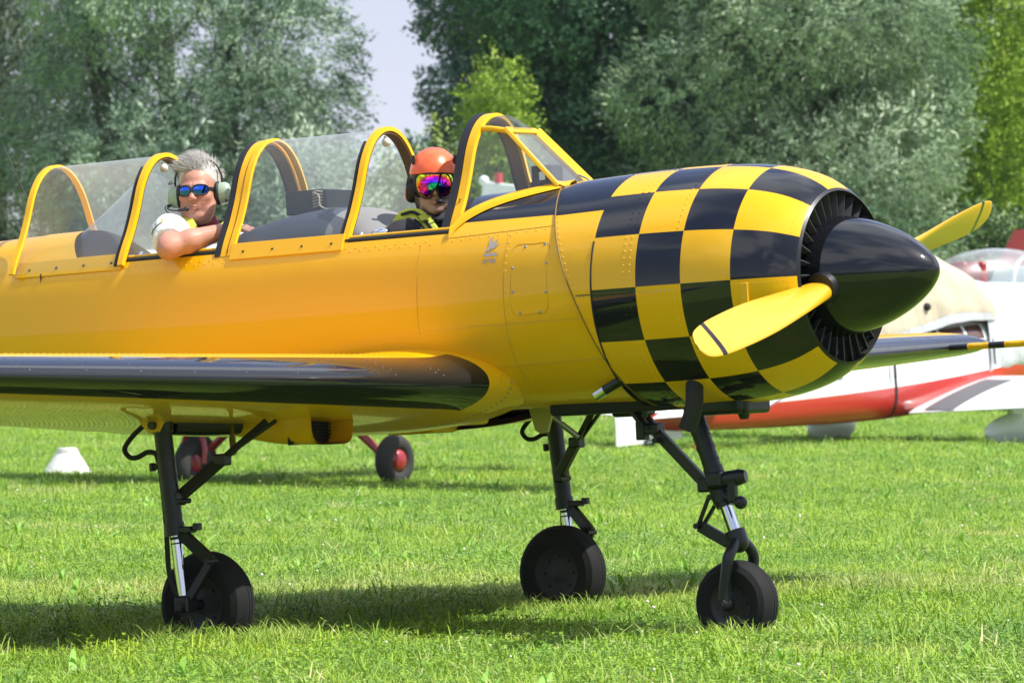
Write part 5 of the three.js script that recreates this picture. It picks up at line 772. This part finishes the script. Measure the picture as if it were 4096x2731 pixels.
// ---------------------------------------------------------------- other aircraft and the marker on the field
function hull(secs, n = 40, m = 48) { // secs: [x, middle y, half width, up, down, roundness]
  const f = spline(secs), x0 = secs[0][0], x1 = secs[secs.length - 1][0];
  return (t0 = -Math.PI, t1 = Math.PI, off = 0, a0 = x0, a1 = x1, mm = m) => surf((u, v) => { const x = lerp(a0, a1, u), [y, w, up, dn, e] = f(x), t = lerp(t0, t1, v), s = Math.sin(t), c = Math.cos(t); return V(x, y + ((s > 0 ? up : dn) + off) * Math.sign(s) * Math.pow(Math.abs(s), 2 / e), (w + off) * Math.sign(c) * Math.pow(Math.abs(c), 2 / e)); }, n, mm, 4, 2);
}
function plainWing(root, tip, thick, dy, z0, z1, sgn, inc = 0) { // root, tip: [leading edge x, chord]
  return surf((u, v) => { const a = v * Math.PI * 2, le = lerp(root[0], tip[0], u), c = lerp(root[1], tip[1], u), k = (1 + Math.cos(a)) / 2, th = Math.sin(a) * thick * c * (0.35 + 0.65 * Math.pow(k, 0.4)) * (u > 0.97 ? 0.4 : 1); return V(le - c * (1 - k), lerp(dy[0], dy[1], u) + th - inc * c * (1 - k), sgn * lerp(z0, z1, u)); }, 16, 30, 3, 1);
}
// red and white tail wheel aircraft parked to the right
{
  const t = thing('parked_aircraft', 'white and red aircraft under a beige canvas cover, parked behind the spinner', 'aircraft');
  t.position.set(5.05, 0, -38); t.rotation.set(0, Math.PI / 4, 0.095, 'YZX');
  const H = hull([[-5.0, 0.92, 0.03, 0.20, 0.22, 2.4], [-4.0, 0.90, 0.16, 0.26, 0.30, 2.8], [-2.4, 0.88, 0.32, 0.36, 0.40, 3.2], [-0.8, 0.90, 0.46, 0.56, 0.50, 3.4], [0.6, 0.92, 0.48, 0.58, 0.48, 3.2], [1.6, 0.94, 0.42, 0.44, 0.40, 2.8], [2.0, 1.02, 0.28, 0.26, 0.24, 2.4], [2.2, 1.05, 0.08, 0.08, 0.08, 2]]);
  const f = part('fuselage', [H(-0.06, Math.PI + 0.06), H(Math.PI + 0.06, 2 * Math.PI - 0.06, 0, 2.0, 2.2, 8)], M.white, t);
  part('red_underside', H(Math.PI + 0.06, 2 * Math.PI - 0.06), M.red, f, 'red lower half of the fuselage');
  part('red_flash', H(0.75, 1.15, 0.004, -1.55, -0.75, 8), M.red, f);
  part('frame_joint', H(-Math.PI * 0.5, 0.25, 0.006, -0.98, -0.94, 16), M.dark, f);
  for (const s of [1, -1]) {
    const w = part('wing', plainWing([1.05, 1.75], [0.85, 1.35], 0.06, [0.72, 0.76], 0.40, 2.9, s, 0.15), M.white, t); 
    part('outer_panel', plainWing([0.85, 1.35], [0.30, 0.75], 0.055, [0.76, 1.45], 2.9, 4.4, s, 0.13), M.white, w);
    part('walkway', surf((u, v) => { const x = lerp(0.55, -0.64, u), k = (1.05 - x) / 1.75; return V(x, 0.735 - 0.15 * (1.05 - x) + 1.75 * 0.06 * Math.sin(Math.acos(clamp(1 - 2 * k, -1, 1))) * (0.35 + 0.65 * Math.pow(1 - k, 0.4)), s * lerp(0.60, 1.05, v)); }, 14, 4, 1, 1), M.greyStripe, w, 'dark grey non slip walkway');
    part('tailplane', plainWing([-3.7, 1.2], [-3.85, 0.95], 0.035, [1.17, 1.20], 0.10, 1.72, s, 0.28), M.white, t);
    const sp = sub('wheel_fairing', t);
    part('spat', (() => { const g = lathe([[0, -0.52], [0.07, -0.45], [0.125, -0.25], [0.15, 0.0], [0.14, 0.18], [0.09, 0.32], [0, 0.37]], 22); g.rotateZ(-Math.PI / 2); g.scale(1, 1.35, 0.85); g.translate(0, 0.20, s * 1.42); return g; })(), M.white, sp);
    part('leg_fairing', beam([0.1, 0.25, s * 1.42], [0.12, 0.56, s * 1.40], 0.10, 0.26, V(0, 0, 1), 0.04), M.white, sp);
    part('tyre', (() => { const g = new THREE.TorusGeometry(0.12, 0.06, 10, 24); g.translate(0, 0.17, s * 1.42); return g; })(), M.rubber, sp);
  }
  part('tail_fin', surf((u, v) => { const a = v * Math.PI * 2, c = lerp(0.85, 0.5, u); return V(-4.72 - 0.12 * u + Math.cos(a) * c / 2 , lerp(0.55, 1.9, u), Math.sin(a) * 0.035); }, 8, 20), M.white, t);
  part('rudder', surf((u, v) => { const a = v * Math.PI * 2, c = 0.55; return V(-5.15 + Math.cos(a) * c / 2, lerp(0.56, 1.2, u), Math.sin(a) * 0.03); }, 4, 16), M.white, t);
  part('tail_wheel', [(() => { const g = new THREE.TorusGeometry(0.07, 0.035, 8, 18); g.translate(-4.9, 0.52, 0); return g; })(), beam([-4.7, 0.72, 0], [-4.9, 0.52, 0], 0.03, 0.03)], M.dark, t);
  // canvas cover
  const C = hull([[-1.25, 1.40, 0.36, 0.08, 0.05, 2.4], [-0.9, 1.38, 0.47, 0.52, 0.02, 2.3], [-0.3, 1.43, 0.505, 0.87, 0.02, 2.2], [0.1, 1.48, 0.52, 0.90, 0.02, 2.2], [0.8, 1.46, 0.51, 0.56, 0.02, 2.4], [1.15, 1.36, 0.49, 0.40, 0.02, 2.6]]);
  const wob = (g, k) => { const p = g.attributes.position; for (let i = 0; i < p.count; i++) { const x = p.getX(i), y = p.getY(i), z = p.getZ(i), n = noise.noise(x * 2.4, y * 3.2, z * 2) * k + Math.sin(x * 16 + y * 7 + z * 5) * k * 0.25; p.setXYZ(i, x, y + n * 0.6, z + Math.sign(z) * n); } g.computeVertexNormals(); return g; };
  const cv = part('canvas_cover', wob(C(0, Math.PI, 0, -1.25, 0.95, 60), 0.03), M.canvas, t, 'beige canvas cockpit cover');
  part('cover_skirt', wob(C(-0.05, 0.10, 0.012, -1.0, 0.9, 10), 0.01), M.silverCover, cv);
  const N = hull([[0.80, 1.10, 0.50, 0.90, 0.5, 2.4], [1.2, 1.10, 0.48, 0.78, 0.46, 2.5], [1.7, 1.10, 0.44, 0.64, 0.40, 2.5], [2.1, 1.14, 0.36, 0.48, 0.30, 2.3], [2.26, 1.18, 0.06, 0.08, 0.08, 2]]);
  part('engine_cover', wob(N(-Math.PI, Math.PI, 0.02, 0.80, 2.26, 60), 0.035), M.silverCover, t, 'white and silver engine cover');
  part('cover_tie', [tube([[-1.0, 1.22, 0.49], [-1.02, 1.05, 0.50], [-1.02, 0.92, 0.49]], 0.012, 10, 6), tube([[0.84, 1.5, 0.40], [0.85, 1.2, 0.51], [0.86, 0.9, 0.52]], 0.010, 14, 6), ball(0.05, -0.35, 1.72, 0.50)], M.dark, cv);
  const win = sub('side_window', t);
  part('pane', H(0.40, 0.85, 0.006, -0.55, 0.75, 10), phys({ color: lin(0.10, 0.045, 0.03), roughness: 0.15, clearcoat: 1 }), win);
  part('window_bar', [-0.55, -0.1, 0.38, 0.75].map((x) => H(0.36, 0.9, 0.012, x, x + 0.05, 10)), M.white, win);
  // registration letters along the flank
  const c = document.createElement('canvas'); c.width = 512; c.height = 128; const k = c.getContext('2d'); k.clearRect(0, 0, 512, 128); k.fillStyle = '#6f7072'; k.font = 'bold 138px sans-serif'; k.fillText('ADPY', 6, 112);
  const tx = new THREE.CanvasTexture(c); tx.colorSpace = THREE.SRGBColorSpace;
  part('registration', H(0.02, 0.62, 0.006, -3.05, -1.15, 10), phys({ map: (() => { tx.repeat.set(1 / 4, 1 / 2); tx.wrapS = tx.wrapT = THREE.ClampToEdgeWrapping; return tx; })(), transparent: true, roughness: 0.5, side: THREE.DoubleSide }), f);
}
// white aircraft with a bubble canopy further right
{
  const t = thing('parked_aircraft', 'white aircraft with a clear bubble canopy and red tail, half seen at the right edge', 'aircraft');
  t.position.set(8.45, 0, -64); t.rotation.y = 0.55; t.scale.setScalar(1.30);
  const H = hull([[-4.2, 1.5, 0.08, 0.2, 0.15, 2.4], [-2.2, 1.42, 0.28, 0.30, 0.32, 2.6], [-0.6, 1.36, 0.5, 0.42, 0.45, 2.8], [0.8, 1.36, 0.52, 0.40, 0.46, 2.8], [1.9, 1.34, 0.36, 0.30, 0.36, 2.4], [2.2, 1.34, 0.12, 0.12, 0.12, 2]]);
  part('fuselage', H(), M.white, t);
  part('bubble_canopy', surf((u, v) => { const a = u * Math.PI, b = v * Math.PI; return V(0.15 - Math.cos(a) * 1.25, 1.62 + Math.sin(a) * Math.sin(b) * 0.62, -Math.cos(b) * Math.sin(a) * 0.48); }, 24, 24), M.glass, t);
  part('canopy_frame', tube([[0.75, 1.66, 0.44], [0.72, 2.0, 0.34], [0.70, 2.17, 0], [0.72, 2.0, -0.34], [0.75, 1.66, -0.44]], 0.03, 30, 8), M.white, t);
  part('seat_headrest', [box(0.12, 0.35, 0.34, -0.35, 1.88, 0.2, 0.05), box(0.12, 0.35, 0.34, -0.35, 1.88, -0.2, 0.05)], M.deepRed, t);
  for (const s of [1, -1]) { part('wing', plainWing([0.9, 1.5], [0.75, 1.1], 0.06, [1.0, 1.2], 0.4, 4.2, s), M.white, t); part('leg', [beam([0.2, 0.15, s * 1.2], [0.3, 1.0, s * 0.8], 0.06, 0.05)], M.white, t); part('wheel', (() => { const g = new THREE.TorusGeometry(0.13, 0.07, 10, 24); g.translate(0.2, 0.2, s * 1.25); return g; })(), M.rubber, t); }
  part('nose_leg', [beam([1.6, 0.2, 0], [1.6, 1.0, 0], 0.06, 0.05), (() => { const g = new THREE.TorusGeometry(0.12, 0.06, 10, 24); g.translate(1.6, 0.18, 0); return g; })()], M.rubber, t);
  part('tail_fin', surf((u, v) => { const a = v * Math.PI * 2, c = lerp(1.0, 0.6, u); return V(-3.9 - 0.35 * u + Math.cos(a) * c / 2, lerp(1.5, 2.75, u), Math.sin(a) * 0.04); }, 8, 20), M.white, t);
}
// another one behind, only its red fin and blue flank show
{
  const t = thing('parked_aircraft', 'blue aircraft with a red and white fin at the right edge, behind the bubble canopy', 'aircraft');
  t.position.set(10.75, 0, -70); t.rotation.y = 2.6; t.scale.setScalar(1.15);
  const H = hull([[-4.0, 1.25, 0.08, 0.2, 0.2, 2.4], [-2.0, 1.15, 0.3, 0.35, 0.35, 2.6], [0, 1.1, 0.5, 0.5, 0.5, 2.8], [1.8, 1.1, 0.42, 0.42, 0.42, 2.6], [2.3, 1.1, 0.1, 0.1, 0.1, 2]]);
  part('fuselage', H(), M.blue, t);
  const fin = (y0, y1, x0, x1, c0, c1) => surf((u, v) => { const a = v * Math.PI * 2, c = lerp(c0, c1, u); return V(lerp(x0, x1, u) + Math.cos(a) * c / 2, lerp(y0, y1, u), Math.sin(a) * 0.045); }, 8, 20);
  const w = part('tail_fin', fin(1.25, 2.35, 1.2, 1.0, 1.5, 1.0), M.white, t); part('fin_tip', fin(2.352, 2.95, 1.0, 0.86, 1.0, 0.62), M.red, w);
  for (const s of [1, -1]) part('wing', plainWing([0.6, 1.5], [0.5, 1.2], 0.06, [0.85, 1.1], 0.4, 4.0, s), M.white, t);
  for (const s of [1, -1]) part('wheel', [(() => { const g = new THREE.TorusGeometry(0.13, 0.07, 10, 24); g.translate(0.3, 0.2, s * 1.1); return g; })(), beam([0.3, 0.2, s * 1.05], [0.3, 0.8, s * 0.5], 0.06, 0.06)], M.rubber, t);
}
// red aircraft with a white high wing behind the yellow one
{
  const t = thing('parked_aircraft', 'red high wing aircraft on red legs, its wheels showing beneath the yellow fuselage', 'aircraft');
  t.position.set(-2.16, 0, -21.2); t.rotation.y = Math.PI + 0.92;
  // heading: towards the camera's left
  const H = hull([[-4.6, 1.35, 0.06, 0.18, 0.15, 2.4], [-3.0, 1.22, 0.22, 0.30, 0.34, 2.6], [-1.2, 1.12, 0.42, 0.55, 0.50, 2.8], [0.4, 1.06, 0.48, 0.70, 0.46, 2.8], [1.0, 1.05, 0.46, 0.40, 0.44, 2.6], [1.9, 1.06, 0.38, 0.30, 0.34, 2.4], [2.1, 1.06, 0.12, 0.12, 0.12, 2]]);
  part('fuselage', H(), M.red, t);
  part('wing', [plainWing([0.75, 1.5], [0.7, 1.3], 0.06, [1.98, 2.08], 0.0, 5.0, 1), plainWing([0.75, 1.5], [0.7, 1.3], 0.06, [1.98, 2.08], 0.0, 5.0, -1)], M.white, t, 'white high wing');
  for (const s of [1, -1]) {
    part('wing_strut', beam([0.2, 0.75, s * 0.45], [0.1, 2.0, s * 2.4], 0.09, 0.03, V(1, 0, 0), 0.012), M.white, t);
    part('main_leg', [bar([-0.35, 0.72, s * 0.42], [-0.38, 0.26, s * 1.02], 0.045, 0.035, 14), bar([-0.38, 0.23, s * 1.0], [-0.38, 0.23, s * 1.2], 0.03, 0.03, 12)], M.deepRed, t);
    part('leg_boot', [bar([-0.35, 0.76, s * 0.38], [-0.363, 0.54, s * 0.655], 0.075, 0.055, 14)], M.greyCloth, t);
    const w = sub('main_wheel', t);
    part('tyre', (() => { const g = new THREE.TorusGeometry(0.155, 0.075, 14, 36); g.translate(-0.38, 0.225, s * 1.14); return g; })(), M.rubberDusty, w);
    part('hub_cap', (() => { const g = lathe([[0, 0.06], [0.05, 0.055], [0.09, 0.035], [0.105, 0.0], [0.105, -0.03]], 24); g.rotateX(s * Math.PI / 2); g.translate(-0.38, 0.225, s * 1.17); return g; })(), M.deepRed, w);
  }
  const n = sub('nose_gear', t);
  part('fork', [bar([0.92, 0.72, 0], [0.96, 0.48, 0], 0.04, 0.04, 12), ...[1, -1].map((s) => tube([[0.96, 0.48, 0], [0.97, 0.44, s * 0.09], [0.97, 0.34, s * 0.12], [0.98, 0.21, s * 0.12]], 0.026, 20, 10))], M.deepRed, n);
  part('tyre', (() => { const g = new THREE.TorusGeometry(0.14, 0.075, 14, 36); g.translate(0.98, 0.21, 0); return g; })(), M.rubberDusty, n);
  part('hub_cap', (() => { const g = lathe([[0, 0.05], [0.05, 0.05], [0.09, 0.035], [0.10, 0.0], [0.09, -0.035], [0.05, -0.05], [0, -0.05]], 24); g.rotateX(Math.PI / 2); g.translate(0.98, 0.21, 0); return g; })(), M.deepRed, n);
  part('piston', bar([0.90, 0.85, 0], [0.93, 0.70, 0], 0.03, 0.03, 12), M.chrome, n);
  for (const s of [1, -1]) part('tailplane', plainWing([-3.7, 0.9], [-3.8, 0.6], 0.04, [1.38, 1.38], 0.05, 1.4, s), M.red, t);
  part('tail_fin', surf((u, v) => { const a = v * Math.PI * 2, c = lerp(0.9, 0.5, u); return V(-4.2 - 0.2 * u + Math.cos(a) * c / 2, lerp(1.3, 2.2, u), Math.sin(a) * 0.035); }, 8, 20), M.red, t);
}
// white fin seen through the windshield
{
  const t = thing('parked_aircraft', 'white tail with a red beacon seen through the windshield side pane', 'aircraft'); t.position.set(-0.07, 0, -57); t.rotation.y = Math.PI - 0.25; t.scale.setScalar(1.29);
  const H = hull([[-3.6, 1.7, 0.08, 0.2, 0.15, 2.4], [-1.8, 1.5, 0.28, 0.34, 0.34, 2.6], [0, 1.35, 0.48, 0.5, 0.5, 2.8], [2.0, 1.3, 0.3, 0.3, 0.35, 2.4], [2.2, 1.3, 0.1, 0.1, 0.1, 2]]);
  part('fuselage', H(), M.white, t);
  const fs = new THREE.Shape([[-0.62, 1.6], [0.30, 1.6], [0.36, 2.3], [0.30, 2.98], [-0.65, 2.86]].map((p) => new THREE.Vector2(...p))), g = new THREE.ExtrudeGeometry(fs, { depth: 0.07, bevelEnabled: true, bevelSize: 0.02, bevelThickness: 0.02, bevelSegments: 2 }); g.translate(0, 0, -0.035);
  part('tail_fin', g, M.white, t); part('beacon', bar([0.12, 2.97, 0], [0.12, 3.10, 0], 0.06, 0.05, 14), M.red, t); part('fin_light', ball(0.07, 0.31, 3.0, 0), M.white, t);
  for (const s of [1, -1]) { part('wing', plainWing([0.9, 1.5], [0.8, 1.2], 0.06, [0.95, 1.2], 0.4, 2.2, s), M.white, t); part('wheel', [(() => { const k = new THREE.TorusGeometry(0.13, 0.07, 10, 24); k.translate(0.3, 0.2, s * 1.1); return k; })(), beam([0.3, 0.2, s * 1.05], [0.3, 0.95, s * 0.5], 0.06, 0.06)], M.rubber, t); }
}
// white marker cone on the grass
{
  const t = thing('marker_cone', 'low white plastic marker cone standing on the grass at the left', 'cone'); t.position.set(-4.17, 0, -24);
  const body = lathe([[0.24, 0.0], [0.245, 0.012], [0.235, 0.02], [0.075, 0.268], [0.068, 0.268], [0.228, 0.02]], 48), rings = [0, 1, 2].map((i) => lathe([[0.104 - i * 0.006, 0.226 + i * 0.013], [0.109 - i * 0.006, 0.228 + i * 0.013], [0.098 - i * 0.006, 0.238 + i * 0.013]], 40));
  const m = phys({ color: lin(0.78, 0.78, 0.77), roughness: 0.55 }); part('cone_shell', body, m, t); for (const r of rings) part('stacked_rim', r, m, t);
}
// orange tie down rope and its peg under the tail of the white and red aircraft
{
  const t = thing('tie_down_rope', 'thin orange tie down rope hanging to the grass behind the nose leg', 'rope'); t.position.set(2.02, 0, -32);
  part('rope', tube([[0, 0.62, 0], [0.02, 0.35, 0.02], [0, 0.1, 0], [0.03, 0.0, 0.02]], 0.012, 30, 6), phys({ color: lin(0.45, 0.12, 0.03), roughness: 0.9 }), t); part('peg', bar([0.03, -0.02, 0.02], [0.03, 0.08, 0.02], 0.015, 0.015, 8), M.steel, t);
}
renderer.render(scene, camera);
